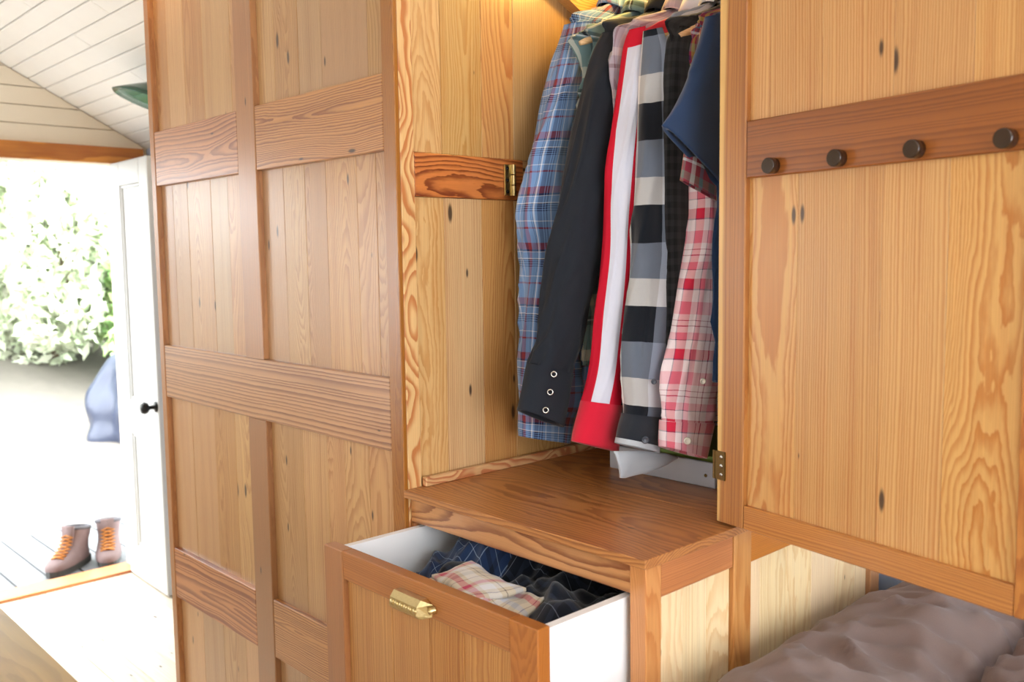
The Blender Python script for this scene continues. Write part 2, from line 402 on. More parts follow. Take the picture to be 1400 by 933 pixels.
C_NAVY = cloth('navy_cotton', srgb(34, 56, 90), heather=.12)
C_RED = cloth('red_cotton', srgb(204, 24, 52))
C_WHITE = cloth('white_cotton', srgb(204, 205, 220), heather=.04)
C_FLEECE = cloth('grey_fleece', srgb(176, 182, 190), heather=.1)
C_BLKTEX = plaid('black_waffle', [(0, srgb(18, 18, 20)), (.5, srgb(44, 44, 46))], [(0, srgb(16, 16, 18)), (.5, srgb(40, 40, 42))], .012, .02)
C_DENIM = cloth('dark_denim', srgb(66, 76, 94), heather=.15)
C_DUVET = cloth('brown_duvet', srgb(124, 106, 100), heather=.08, sheen=.15, scale=500)
C_SHEET = cloth('pale_sheet', srgb(214, 214, 220))
C_TARP = plain('grey_blue_tarp', srgb(58, 64, 82), .35, var=.15, nscale=4)
# ------------------------------------------------------------------ the shell of the little house
XW, XE = -4.168, 1.15          # inner faces of the two gable walls
YF, YB = -.75, 1.68            # inner faces of the long walls
ROOF = lambda y: .506 - .535*(y-1.649)   # visible ceiling slope
YR = .465; ZR = ROOF(YR)
def wall_poly(name, axis, pos, thick, outer, holes, mat, label):
    """wall with rectangular openings, built from strips; outer = (a0,a1,topfunc)"""
    a0, a1, top = outer
    cuts = sorted({a0, a1, *[h[0] for h in holes], *[h[1] for h in holes], *([YR] if axis == 'x' else [])})
    bm = bmesh.new()
    def prism(c0, c1, zb, zt0, zt1):
        P = [(c0, zb), (c1, zb), (c1, zt1), (c0, zt0)]
        f = (lambda a, z, k: (pos+k*thick, a, z)) if axis == 'x' else (lambda a, z, k: (a, pos+k*thick, z))
        vs_ = [bm.verts.new(f(a, z, k)) for k in (0, 1) for a, z in P]
        for q in ((0, 1, 2, 3), (7, 6, 5, 4), (0, 4, 5, 1), (1, 5, 6, 2), (2, 6, 7, 3), (3, 7, 4, 0)):
            bm.faces.new([vs_[i] for i in q])
    for c0, c1 in zip(cuts, cuts[1:]):
        hs = sorted([h for h in holes if h[0] < c1-1e-6 and h[1] > c0+1e-6], key=lambda h: h[2])
        z = FLOOR-.2
        for h in hs:
            if h[2] > z: prism(c0, c1, z, h[2], h[2])
            z = h[3]
        prism(c0, c1, z, top(c0), top(c1))
    bmesh.ops.recalc_face_normals(bm, faces=bm.faces[:])
    me = bpy.data.meshes.new(name); bm.to_mesh(me); bm.free(); me.materials.append(mat)
    o = link(name, me); return tag(o, label, None, None, 'structure')

DOORHOLE = (.677, 1.537, FLOOR, .42)
WIN_G = (-.55, .2, -.5, .6)            # window beside the entry door
top_g = lambda y: (ROOF(y) if y >= YR else ZR - .535*(YR-y)) + .02
wl = wall_poly('wall_left', 'x', XW, -.1, (YF-.1, YB+.1, top_g), [DOORHOLE, WIN_G], CREAM, 'cream gable wall around the open entry door')
WIN_E = (-.5, 1.4, -.6, .5)
wr = wall_poly('wall_right', 'x', XE, .1, (YF-.1, YB+.1, top_g), [WIN_E], CREAM, 'gable wall at the head of the bed')
wb = wall_poly('wall_back', 'y', YB, .1, (XW-.1, XE+.1, lambda a: ROOF(YB)+.02), [], WALLBLUE, 'pale blue low wall behind the bed')
WIN_F1 = (-3.7, -2.8, -.5, .3); WIN_F2 = (-1.05, -.4, -.6, -.05)
wf = wall_poly('wall_front', 'y', YF, -.1, (XW-.1, XE+.1, lambda a: ZR-.535*(YR-YF)+.02), [WIN_F1, WIN_F2], CREAM, 'long wall of windows behind the camera')

def window(n, axis, pos, h, inward):
    a0, a1, z0, z1 = h
    e = empty('window_%d' % n, ((pos, (a0+a1)/2, z0) if axis == 'x' else ((a0+a1)/2, pos, z0)))
    tag(e, 'white framed window number %d of the room' % n, None, None, 'structure')
    e['label'] = {1: 'white window beside the entry door', 2: 'white window above the foot of the bed', 3: 'white window in the long wall near the entry', 4: 'white window in the long wall facing the cabinet'}[n]
    t = .05
    def b(nm, p0, p1, q0, q1, d=.05, m=WHITE):
        if axis == 'x': return board(nm, pos-d*.5-.03*inward, pos+d*.5-.03*inward, p0, p1, q0, q1, m, e)
        return board(nm, p0, p1, pos-d*.5-.03*inward, pos+d*.5-.03*inward, q0, q1, m, e)
    b('window_frame', a0, a0+t, z0, z1); b('window_frame', a1-t, a1, z0, z1)
    b('window_frame', a0+t, a1-t, z0, z0+t); b('window_frame', a0+t, a1-t, z1-t, z1)
    mid = (a0+a1)/2; b('mullion', mid-.015, mid+.015, z0+t, z1-t, .04)
    b('pane', a0+t, mid-.015, z0+t, z1-t, .004, GLASS); b('pane', mid+.015, a1-t, z0+t, z1-t, .004, GLASS)
    d = Vector((inward, 0, 0)) if axis == 'x' else Vector((0, inward, 0))
    c = Vector(e.location) + Vector((0, 0, (z1-z0)/2)) - d*.09
    portal('daylight_portal', c, d, a1-a0, z1-z0)
window(1, 'x', XW, WIN_G, 1); window(2, 'x', XE, WIN_E, -1)
window(3, 'y', YF, WIN_F1, 1); window(4, 'y', YF, WIN_F2, 1)
portal('doorway_portal', (XW-.09, 1.107, -.49), (1, 0, 0), .86, 1.82)

# boards of the gable above the beam
bz = .49
k = 0
while bz < ZR:
    zt = min(bz+.0735, ZR)
    # board spans where it lies below the roof slope
    ymax = 1.649-(bz+.0735-.506)/.535 if bz+.0735 > ROOF(YB) else YB
    ymin = 2*YR-ymax
    if ymax-ymin > .08:
        sl = .0735/.535
        V = [(0, ymin-sl, bz), (0, ymax+sl, bz), (0, ymax, bz+.0735), (0, ymin, bz+.0735)]
        me = mesh_from('gable_plank', [(XW+.012+.0, y, z+(.0015 if z == bz else -.0015)) for _, y, z in V]+[(XW, y, z) for _, y, z in V],
                       [(0, 1, 2, 3), (7, 6, 5, 4), (0, 4, 5, 1), (1, 5, 6, 2), (2, 6, 7, 3), (3, 7, 4, 0)], CREAM, smooth=False)
        link('plank', me, wl)
    bz += .0745

# ceiling: slab + boards running along the ridge
ang = math.atan(.535)
ce = mesh_from('ceiling', [(x, y, z+.03+d) for d in (0, .08) for x in (XW-.1, XE+.1) for y, z in ((YB+.1, ROOF(YB+.1)), (YR, ZR), (YF-.1, ROOF(2*YR-YF+.1)))],
    [(0, 1, 4, 3), (1, 2, 5, 4), (6, 9, 10, 7), (7, 10, 11, 8), (0, 3, 9, 6), (2, 8, 11, 5), (0, 6, 7, 1), (1, 7, 8, 2), (3, 4, 10, 9), (4, 5, 11, 10)], WHITE, smooth=False)
ceil = tag(link('ceiling', ce), 'white boarded sloping ceiling', None, None, 'structure')
bw = .0705
slope_len = (YB-YR)/math.cos(ang)
nb = int(slope_len/bw)+1
CEILW = plain('white_ceiling_paint', srgb(246, 243, 238), .5, var=.03, nscale=9)
for side in (1, -1):
    for i in range(nb):
        s0 = i*bw; sc = s0+bw/2
        y = YR + side*sc*math.cos(ang); z = ZR - sc*math.sin(ang)
        if side < 0 and y < YF: break
        for (xa, xb_) in ((XW, -2.72-(i % 3)*.35), (-2.72-(i % 3)*.35, XE)):
            L = xb_-xa-.001
            me = box_mesh(L, bw-.003, .012, 'x', CEILW, .003)
            o = link('plank', me, ceil, ((xa+xb_)/2, y, z+.012), (-side*ang, 0, 0))

# floor
fl = tag(board('floor', XW-.1, XE+.1, YF-.1, YB+.1, FLOOR-.06, FLOOR-.02, W_FLOOR, ch=0), 'pale washed pine floor boards', None, None, 'structure')
y = YF
while y < YB-.01:
    for xa, xb_ in ((XW, -2.1), (-2.1, XE)):
        board('plank', xa+.0005, xb_-.0005, y+.0008, min(y+.1, YB)-.0008, FLOOR-.02, FLOOR, W_FLOOR, fl, 'x')
    y += .1
tr = board('trim_1', XW-.11, XW+.02, .677, 1.537, FLOOR-.02, FLOOR+.012, W_BEAM, None, 'y'); tag(tr, 'orange wood door sill', None, None, 'structure')
tr = board('trim_2', XW-.02, XW+.035, YF, 1.655, .42, .49, W_BEAM, None, 'y'); tag(tr, 'varnished orange wood beam over the entry door', None, None, 'structure')
tr = board('trim_3', XW-.1, XW+.015, 1.537, 1.60, FLOOR, .42, WHITE); tag(tr, 'white jamb on the hinge side of the entry', None, None, 'structure')
tr = board('trim_4', XW-.1, XW+.015, .617, .677, FLOOR, .42, WHITE); tag(tr, 'white jamb on the far side of the entry', None, None, 'structure')

# entry door leaf, swung inwards against the cabinet
def door_leaf(n, hinge, rz, label, flip=1):
    e = empty('door_%d' % n, hinge, rz); tag(e, label, None, None, 'structure')
    w, h = .43, 1.815
    def b(nm, a, c, z0, z1, d=.036, m=DOORWHITE):
        return board(nm, a, c, -d/2, d/2, z0, z1, m, e, local=True, ch=.003)
    b('door_stile', 0, .105, .005, h); b('door_stile', w-.095, w, .005, h)
    b('door_rail', .105, w-.095, .005, .15); b('door_rail', .105, w-.095, .65, .80); b('door_rail', .105, w-.095, h-.1, h)
    for z0, z1 in ((.15, .65), (.80, h-.1)):
        b('door_panel', .105, w-.095, z0, z1, .012)
        for a, c in ((.105, .118), (w-.108, w-.095)):
            b('moulding', a, c, z0, z1, .026)
        b('moulding', .118, w-.108, z0, z0+.013, .026); b('moulding', .118, w-.108, z1-.013, z1, .026)
    kn = lathe('knob', [(.0, -.0), (.022, 0), (.022, .004), (.009, .008), (.008, .028), (.02, .036), (.025, .048), (.02, .06), (.0, .064)], BLACKMETAL, 20, 'y')
    o = link('door_knob', kn, e, (w-.025, -.018*flip, .80), (0, 0, 0 if flip > 0 else math.pi), local=True); o['label'] = 'dark round knob'
    return e
door_leaf(1, (XW+.025, 1.525, FLOOR+.002), math.radians(-1.5), 'white panelled entry door leaf standing open beside the tall cabinet')
door_leaf(2, (XW+.025, .69, FLOOR+.002), math.radians(1.5), 'white panelled entry door leaf on the far side of the opening', -1)

# ------------------------------------------------------------------ outdoors
deck = empty('deck', (-4.75, 1.2, -1.6), label='weathered grey plank deck outside the door', cat='deck'); deck['kind'] = 'structure'
del deck['category']
for i in range(22):
    y0 = -.3+i*.14
    board('plank', -5.2, XW-.11, y0+.004, y0+.136, -1.445, -1.42, W_DECK, deck, 'x')
for xx in (-5.15, -4.7, -4.33): board('joist', xx-.025, xx+.025, -.3, 2.78, -1.58, -1.446, W_DECK, deck, 'y')
GROUND = plain('pale_dry_ground', srgb(124, 118, 110), .95, var=.16, nscale=7)
gx = np.linspace(-16, -4.2, 60); gy = np.linspace(-6, 10, 60)
def gz(x, y):
    t = max(0, -(x+5.3)); return -1.62 + .09*t + .16*max(0, t-3.6) + .05*noise.noise(Vector((x*1.3, y*1.3, 0)))*min(1, t)
GV = [(x, y, gz(x, y)) for x in gx for y in gy]
GF = [(i*60+j, i*60+j+1, (i+1)*60+j+1, (i+1)*60+j) for i in range(59) for j in range(59)]
tag(link('ground', mesh_from('ground', GV, GF, GROUND)), 'pale dry ground rising away from the deck', None, None, 'structure')

def leaf_mat(name, col):
    t = NT(name); oi = t.n('ShaderNodeNewGeometry').outputs['Random Per Island']
    hs = t.n('ShaderNodeHueSaturation', Color=col, Hue=t.math('MULTIPLY_ADD', oi, .06, .47), Value=t.math('MULTIPLY_ADD', oi, .9, .5))
    t.set(t.b.inputs['Base Color'], hs.outputs[0]); t.b.inputs['Roughness'].default_value = .6
    t.b.inputs['Transmission Weight'].default_value = 0
    return t.m
L1 = leaf_mat('leaf_green', srgb(178, 208, 140)); L2 = leaf_mat('leaf_pale', srgb(222, 230, 202))
BARK = plain('grey_bark', srgb(140, 120, 100), .9, var=.2)
def bush(name, c, rx, ry, rz, n, leaf, label, lm, seed):
    rg = np.random.default_rng(seed)
    base = gz(c[0], c[1])
    e = empty(name, (c[0], c[1], base), label=label, cat='bush', group='bushes beyond the deck')
    d = rg.normal(size=(n, 3)); d /= np.linalg.norm(d, axis=1)[:, None]
    rad = rg.uniform(.35, 1, n)**.5
    lump = np.array([.8+.5*noise.noise(Vector(v*1.7)+Vector((seed, 0, 0))) for v in d])
    P = d*(rad*lump)[:, None]*np.array([rx, ry, rz]) + np.array([0, 0, rz*.75])
    P[:, 2] = np.maximum(P[:, 2], .02)
    a = rg.normal(size=(n, 3)); a /= np.linalg.norm(a, axis=1)[:, None]
    b = np.cross(a, rg.normal(size=(n, 3))); b /= np.linalg.norm(b, axis=1)[:, None]
    s = leaf*rg.uniform(.6, 1.3, n)[:, None]
    V = np.stack([P-a*s, P+b*s*.45, P+a*s, P-b*s*.45], 1).reshape(-1, 3)
    F = np.arange(4*n).reshape(-1, 4).tolist()
    f = link('foliage', mesh_from('foliage', V, F, lm, smooth=False), e, local=True); f['kind'] = 'stuff'
    for k in range(5):
        aa = rg.uniform(0, 6.28); 
        pts = [(0, 0, 0), (.15*rx*math.cos(aa), .15*ry*math.sin(aa), rz*.5), (.5*rx*math.cos(aa), .5*ry*math.sin(aa), rz*1.2)]
        link('stem', tube('stem', pts, [.03, .02, .008], BARK, 6), e, local=True)
bush('leafy_bush', (-10.0, 3.0), 1.2, 1.0, 1.7, 8000, .085, 'tall pale green bush straight beyond the boots', L2, 1)
bush('leafy_bush', (-9.2, 3.95), 1.1, 1.05, 1.0, 4200, .075, 'green bush beyond the deck just left of the open door leaf', L1, 2)
bush('leafy_bush', (-9.9, 1.1), 1.2, 1.1, 1.6, 4200, .085, 'pale bush beyond the deck at the left edge of the view', L2, 3)
bush('leafy_bush', (-12.4, 4.3), 1.3, 1.6, 2.3, 5200, .1, 'tallest bush of the green bank, behind the others', L1, 4)
bush('leafy_bush', (-8.5, 6.4), 1.1, 1.1, 1.1, 3200, .08, 'low bush at the right end of the green bank', L1, 5)
bush('leafy_bush', (-12.4, 1.6), 1.3, 1.4, 2.2, 4200, .1, 'tall pale bush at the back left of the green bank', L2, 6)

# tarp-covered heap on the ground
def tarp():
    c = (-7.5, 3.06); base = gz(*c); n, m = 60, 26; V, F = [], []
    for j in range(m):
        t = j/(m-1)
        for i in range(n):
            a = 2*math.pi*i/n
            r = (.36+.16*(1-t)**.6)*(1-t**5)+.0
            fold = 1+.13*math.sin(7*a+3*t)*(1-t*.6)+.2*noise.noise(Vector((3*math.cos(a), 3*math.sin(a), 4*t)))
            x, y = r*fold*math.cos(a)*.9, r*fold*math.sin(a)
            V.append((x, y-.12*t, t*.85+.05*noise.noise(Vector((x*6, y*6, 3)))*t))
    for j in range(m-1):
        for i in range(n): F.append((j*n+i, j*n+(i+1) % n, (j+1)*n+(i+1) % n, (j+1)*n+i))
    F.append(tuple((m-1)*n+i for i in range(n)))
    o = link('tarp_covered_heap', mesh_from('tarp', V, F, C_TARP), None, (c[0], c[1], base-.05))
    tag(o, 'grey-blue tarp bundle standing on the ground behind the door leaf', 'tarp')
tarp()
# porch roof edge seen above the door leaf
pr = tag(mesh_from and link('porch_roof', mesh_from('porch_roof', [(x, y, z+d) for d in (0, .05) for x in (-5.3, XW-.1) for y, z in ((1.62, .42), (2.6, -.08))],
     [(0, 1, 3, 2), (4, 6, 7, 5), (0, 4, 5, 1), (2, 3, 7, 6), (0, 2, 6, 4), (1, 5, 7, 3)], plain('pale_grey_soffit', srgb(188, 192, 200), .7), smooth=False)),
     'pale grey porch eave above the door leaf', 'porch roof')

# hiking boots
LEATHER = plain('taupe_leather', srgb(112, 92, 90), .75, var=.25, nscale=28, bump=.2)
SOLE = plain('grey_sole', srgb(70, 72, 70), .8, var=.15)
LINING = plain('dark_lining', srgb(86, 84, 88), .9)
LACE = plain('orange_lace', srgb(176, 110, 40), .7)
def boot(loc, rz, label):
    e = empty('hiking_boot', loc, rz, label, 'boot', 'hiking boots on the deck')
    # foot along +x (toe), heel at -x
    def outline(t, w):       # t 0..1 heel->toe
        return w*(.78+.22*math.sin(math.pi*min(1, t*1.25)))*(1 if t < .82 else math.sqrt(max(0, 1-((t-.82)/.18)**2))) * (1 if t > .1 else math.sqrt(max(0, 1-((.1-t)/.1)**2))*.35+.65)
    n = 24; V, F = [], []
    ts = [i/(n-1) for i in range(n)]
    ring = [(-.1+.29*t, outline(t, .05)) for t in ts] + [(-.1+.29*t, -outline(t, .05)) for t in reversed(ts)]
    for z in (0, .012, .026, .034): V += [(x*(1.0 if z > 0 else .98), y*(1.04 if z < .03 else 1.0), z) for x, y in ring]
    N = len(ring)
    for k in range(3):
        for i in range(N): F.append((k*N+i, k*N+(i+1) % N, (k+1)*N+(i+1) % N, (k+1)*N+i))
    F.append(tuple(reversed(range(N)))); F.append(tuple(3*N+i for i in range(N)))
    link('sole', mesh_from('sole', V, F, SOLE, smooth=False), e, local=True)
    # upper: stacked rings from the sole up to the collar
    V, F = [], []
    levels = [(.032, -.1, .19, .049), (.05, -.1, .187, .049), (.068, -.099, .165, .046), (.085, -.098, .12, .043), (.105, -.097, .075, .041), (.13, -.098, .045, .041), (.16, -.103, .03, .044), (.19, -.108, .024, .047), (.2, -.108, .022, .047), (.19, -.1, .014, .038), (.13, -.088, .02, .03)]
    M = 32
    for z, x0, x1, w in levels:
        for i in range(M):
            a = 2*math.pi*i/M; cx_, hx = (x0+x1)/2, (x1-x0)/2
            ex = math.copysign(abs(math.cos(a))**.75, math.cos(a)); ey = math.copysign(abs(math.sin(a))**.8, math.sin(a))
            V.append((cx_+hx*ex, w*ey*1.15, z*.84+.005+(.012*ex if z > .15 else 0)))
    for k in range(len(levels)-1):
        for i in range(M): F.append((k*M+i, k*M+(i+1) % M, (k+1)*M+(i+1) % M, (k+1)*M+i))
    link('upper', mesh_from('upper', V, F, LEATHER), e, local=True)
    # padded collar and tongue
    pts = [(-.043+.066*math.cos(a), .052*math.sin(a), .173+.012*math.cos(a)) for a in [2*math.pi*i/24 for i in range(24)]]
    link('collar', tube('collar', pts, .009, LINING, 8, True), e, local=True)
    tv = [(.05+.0*s, s*.022, .115) for s in (-1, 0, 1)]+[(.036, s*.026, .17) for s in (-1, 0, 1)]+[(.03, s*.03, .228) for s in (-1, 0, 1)]
    tv = [(x, y, z*.86) for x, y, z in tv]; tv += [(x-.008, y, z) for x, y, z in tv]
    tf = [(0, 1, 4, 3), (1, 2, 5, 4), (3, 4, 7, 6), (4, 5, 8, 7), (9, 12, 13, 10), (10, 13, 14, 11), (12, 15, 16, 13), (13, 16, 17, 14), (6, 7, 16, 15), (7, 8, 17, 16), (0, 3, 12, 9), (3, 6, 15, 12), (2, 11, 14, 5), (5, 14, 17, 8)]
    link('tongue', mesh_from('tongue', tv, tf, LEATHER), e, local=True)
    pts = []
    for k, (x, z) in enumerate([(.125, .083), (.108, .094), (.09, .105), (.072, .118), (.058, .135), (.05, .152), (.043, .17)]):
        s = 1 if k % 2 else -1
        pts += [(x-.002, s*.03, z*.86+.001), (x+.004, 0, z*.86+.011)]
    link('lace', tube('lace', pts, .0045, LACE, 6), e, local=True)
    pts = [(x, -y, z) for x, y, z in pts]
    link('lace', tube('lace', pts, .0045, LACE, 6), e, local=True)
boot((-4.50, 1.375, -1.42), math.radians(-48), 'left hiking boot of the pair, turned sideways on the deck')
boot((-4.50, 1.54, -1.42), math.radians(-22), 'right hiking boot of the pair, beside the open door leaf')

# green enamel lamp hanging under the ceiling
e = empty('ceiling_lamp', (-3.25, 1.345, .545), 0, 'dark green enamel dish lamp hanging under the white ceiling', 'lamp')
sh = link('lamp_shade', lathe('shade', [(.0, .075), (.03, .07), (.045, .06), (.11, .02), (.14, .0), (.136, -.004), (.105, .012), (.04, .05), (.0, .06)], GREEN, 40), e, (0, 0, 0), (math.radians(-18), math.radians(6), 0), local=True)
link('lamp_rod', tube('rod', [(0, .0, .07), (0, .0, .10), (0, .0, .128)], .006, BLACKMETAL, 8), e, local=True)
link('bulb', lathe('bulb', [(0, .0), (.014, .005), (.02, .02), (.014, .038), (.008, .05), (0, .052)], BULB, 16), e, (0, 0, .02), local=True)
def lamp_light(name, loc, power, col=(1, .66, .25), r=.03):
    l = bpy.data.lights.new(name, 'POINT'); l.energy = power; l.color = col; l.shadow_soft_size = r
    o = bpy.data.objects.new(name, l); COL.objects.link(o); o.location = loc; return o
lamp_light('ceiling_lamp_glow', (-3.25, 1.345, .48), 1.4)

# ------------------------------------------------------------------ worktop at the lower left
tb = empty('work_table', (-1.6, .05, FLOOR), 0, 'light brown wooden work table at the lower left corner', 'table')
for i in range(4):
    w = .6/4; board('plank', -2.4, -.75, .332-w*(i+1)+.0004, .332-w*i-.0004, -.51, -.48, W_TABLE, tb, 'x')
for xx in (-2.36, -.85):
    for yy in (-.22, .25): board('leg', xx, xx+.05, yy, yy+.05, FLOOR, -.51, W_TABLE, tb)
board('apron', -2.31, -.85, .26, .28, -.59, -.51, W_TABLE, tb); board('apron', -2.31, -.85, -.2, -.18, -.59, -.51, W_TABLE, tb)

# ------------------------------------------------------------------ tall panelled cabinet
YA = .92; XL, XB = -2.258, -1.257
tc = empty('tall_cabinet', ((XL+XB)/2, YA, FLOOR), 0, 'tall honey-coloured cabinet panelled in planks and broad rails', 'cabinet')
TOP = .86
FR = .024
yF0, yF1 = YA, YA+FR
board('stile', XL, -2.233, yF0, yF1, FLOOR, TOP, W_FRAME, tc)
board('stile', -1.292, XB-.0, yF0, YA+.009, FLOOR, TOP, W_FRAME, tc)
rails = [(.306, .178, False), (-.207, -.335, True), (-.716, -.843, False), (-1.225, FLOOR, True), (.82, .69, True)]
zc = [TOP, .69, .306, .178, -.207, -.335, -.716, -.843, -1.225]
for z1, z0, full in rails:
    if full: board('rail', -2.232, -1.293, yF0+.001, yF1-.001, z0, z1, W_RAIL, tc, 'x')
    else:
        board('rail', -2.232, -1.811, yF0+.001, yF1-.001, z0, z1, W_RAIL, tc, 'x')
        board('rail', -1.733, -1.293, yF0+.001, yF1-.001, z0, z1, W_RAIL, tc, 'x')
for z0, z1 in ((-.207, .69), (-1.225, -.335)):
    board('stile', -1.810, -1.734, yF0, yF1, z0, z1, W_FRAME, tc)
cutsL = {0: [-2.233, -2.165, -2.075, -1.98, -1.85, -1.81], 1: [-2.233, -2.17, -2.09, -1.97, -1.888, -1.81], 2: [-2.233, -2.12, -2.0, -1.9, -1.81], 3: [-2.233, -2.11, -2.0, -1.89, -1.81]}
cutsR = {0: [-1.734, -1.668, -1.577, -1.496, -1.349, -1.292], 1: [-1.734, -1.65, -1.57, -1.495, -1.394, -1.335, -1.292], 2: [-1.734, -1.61, -1.52, -1.46, -1.38, -1.292], 3: [-1.734, -1.62, -1.5, -1.4, -1.292]}
for row, (z0, z1) in enumerate(((.306, .69), (-.207, .178), (-.716, -.335), (-1.225, -.843))):
    for cuts in (cutsL[row], cutsR[row]):
        for a, b in zip(cuts, cuts[1:]):
            board('plank', a+.0003, b-.0003, YA+.013+random.uniform(0, .0006), YA+.022, z0-.008, z1+.008, W_PANEL, tc, 'z', ch=.0007)
# carcass behind
board('side_panel', XL+.002, XL+.02, YA+.024, YB-.002, FLOOR, .45, W_PANEL, tc, 'z')
board('back_board', XL+.02, XB-.02, YB-.015, YB-.002, FLOOR, .45, W_PANEL, tc, 'z')
board('inner_panel', XL+.02, XB-.022, YA+.024, YA+.03, FLOOR, TOP, W_PANEL, tc, 'z')
# the cabinet side that forms the left wall of the wardrobe niche (plane x = XB)
board('edge_strip', XB-.02, XB, YA+.0093, YA+.038-.0002, FLOOR, .80, W_FLAME, tc)
sideB = lambda y: min(.80, ROOF(y)-.03)
for cuts, z0, z1 in (([.958, 1.021, 1.114, 1.192, 1.33, 1.46, 1.57, 1.66], .176, None), ([.958, 1.023, 1.109, 1.19, 1.32, 1.45, 1.56, 1.66], FLOOR, .101)):
    for a, b in zip(cuts, cuts[1:]):
        zt = z1 if z1 is not None else sideB(b)
        m = {0: W_PALE, 1: W_PALE, 2: W_ORANGE}.get(cuts.index(a), W_PANEL)
        board('plank', XB-.020, XB-.0045, a+.0003, b-.0003, z0, zt, m, tc, 'z', ch=.0007)
board('rail', XB-.020, XB-.001, .9585, 1.212, .1015, .1755, W_DARKRAIL, tc, 'y')
board('rail', XB-.020, XB-.0045, 1.213, 1.66, .1015, .1755, W_PANEL, tc, 'y')
# sloping rafter board following the roof on the niche wall
def slope_board(name, x0, x1, y0, y1, zf, h, mat, parent):
    V = [(x, y, zf(y)+d) for x in (x0, x1) for y, d in ((y0, 0), (y1, 0), (y1, h), (y0, h))]
    c = Vector(((x0+x1)/2, (y0+y1)/2, zf((y0+y1)/2)))
    me = mesh_from(name, [Vector(v)-c for v in V], [(3, 2, 1, 0), (4, 5, 6, 7), (0, 1, 5, 4), (1, 2, 6, 5), (2, 3, 7, 6), (3, 0, 4, 7)], mat, smooth=False, grain='y')
    return link(name, me, parent, c)
slope_board('rafter', XB-.004, XB+.022, 1.13, 1.66, lambda y: .485-.5*(y-1.306), .095, W_DOOR, tc)
# brass hinge on the niche wall rail
hg = link('hinge', join_bm([lambda bm: bm_box(bm, -.002, .002, -.012, .006, -.028, .028, .0006),
    lambda bm: bm_cyl(bm, (.004, .008, -.028), (.004, .008, -.010), .0045), lambda bm: bm_cyl(bm, (.004, .008, -.008), (.004, .008, .009), .0045), lambda bm: bm_cyl(bm, (.004, .008, .011), (.004, .008, .028), .0045)], 'hinge', BRASS), tc, (XB+.0022, 1.172, .1375))
hg['label'] = 'brass butt hinge'
for dz in (-.021, .0, .021):
    link('screw', lathe('screw', [(.0035, 0), (.0035, .001), (0, .0012)], BLACKMETAL, 10), hg, (.0022, -.006, dz), (0, math.pi/2, 0), local=True)

# ------------------------------------------------------------------ chest with the open drawer
XS = -.742
ch_ = empty('drawer_chest', ((XB+XS)/2, 1.3, FLOOR), 0, 'pine drawer chest under the wardrobe with its top drawer pulled out', 'chest')
zS = -.4085
board('front_rail', XB+.001, -.771, .932, .952, -.4525, zS, W_RAIL, ch_, 'x')
board('front_stile', XB+.001, -1.247, .932, .952, FLOOR, -.4535, W_FRAME, ch_)
board('corner_post', -.770, XS, .928, .961, FLOOR, zS, W_POST, ch_)
board('side_rail', XS-.018, XS-.002, .962, 1.132, -.459, zS, W_SIDER, ch_, 'y')
board('side_post', XS-.018, XS, 1.133, 1.178, FLOOR, zS, W_POST, ch_)
board('side_rail', XS-.018, XS-.002, 1.179, 1.564, -.463, zS, W_SIDER, ch_, 'y')
board('side_post', XS-.018, XS, 1.565, 1.60, FLOOR, zS, W_POST, ch_)
for cuts, zt in (([.962, 1.02, 1.075, 1.132], -.460), ([1.179, 1.215, 1.29, 1.37, 1.45, 1.52, 1.564], -.464)):
    for a, b in zip(cuts, cuts[1:]): board('plank', XS-.018, XS-.008, a+.0003, b-.0003, FLOOR, zt, W_CREAMY, ch_, 'z', ch=.0007)
for z1, z0 in ((-.815, -.855), (-1.3, FLOOR)):
    board('front_rail', -1.247, -.771, .932, .952, z0, z1, W_RAIL, ch_, 'x')
board('lower_front', -1.247, -.771, .934, .946, -1.3, -.855, W_PANEL, ch_, 'x')
# drawer: a white box with a framed front
dz0, dz1 = -.459, -.79
dr = link('drawer', join_bm([lambda bm: bm_box(bm, -1.2465, -1.234, .7825, 1.25, dz1, dz0), lambda bm: bm_box(bm, -.7915, -.779, .7825, 1.25, dz1, dz0),
    lambda bm: bm_box(bm, -1.234, -.7915, 1.238, 1.25, dz1, dz0), lambda bm: bm_box(bm, -1.234, -.7915, .7825, 1.238, dz1, dz1+.01),
    lambda bm: bm_box(bm, -1.234, -.7915, .7825, .786, dz1, dz0-.02)], 'drawer', MELAMINE), ch_, (0, 0, 0))
dr['label'] = 'white drawer box with a framed pine front'
fz0, fz1 = -.80, -.4535
board('front_stile', -1.258, -1.206, .76, .782, fz0, fz1, W_FRAME, dr); board('front_stile', -.825, -.774, .76, .782, fz0, fz1, W_FRAME, dr)
board('front_rail', -1.2055, -.8255, .761, .782, -.4985, fz1, W_FRAME, dr, 'x'); board('front_rail', -1.2055, -.8255, .761, .782, fz0, -.755, W_FRAME, dr, 'x')
for a, b in zip([-1.206, -1.09, -1.0, -.925, -.825], [-1.09, -1.0, -.925, -.825]):
    board('plank', a+.0005, b-.0005, .7695, .777, -.755, -.4985, W_DRAWER, dr, 'z', ch=.001)
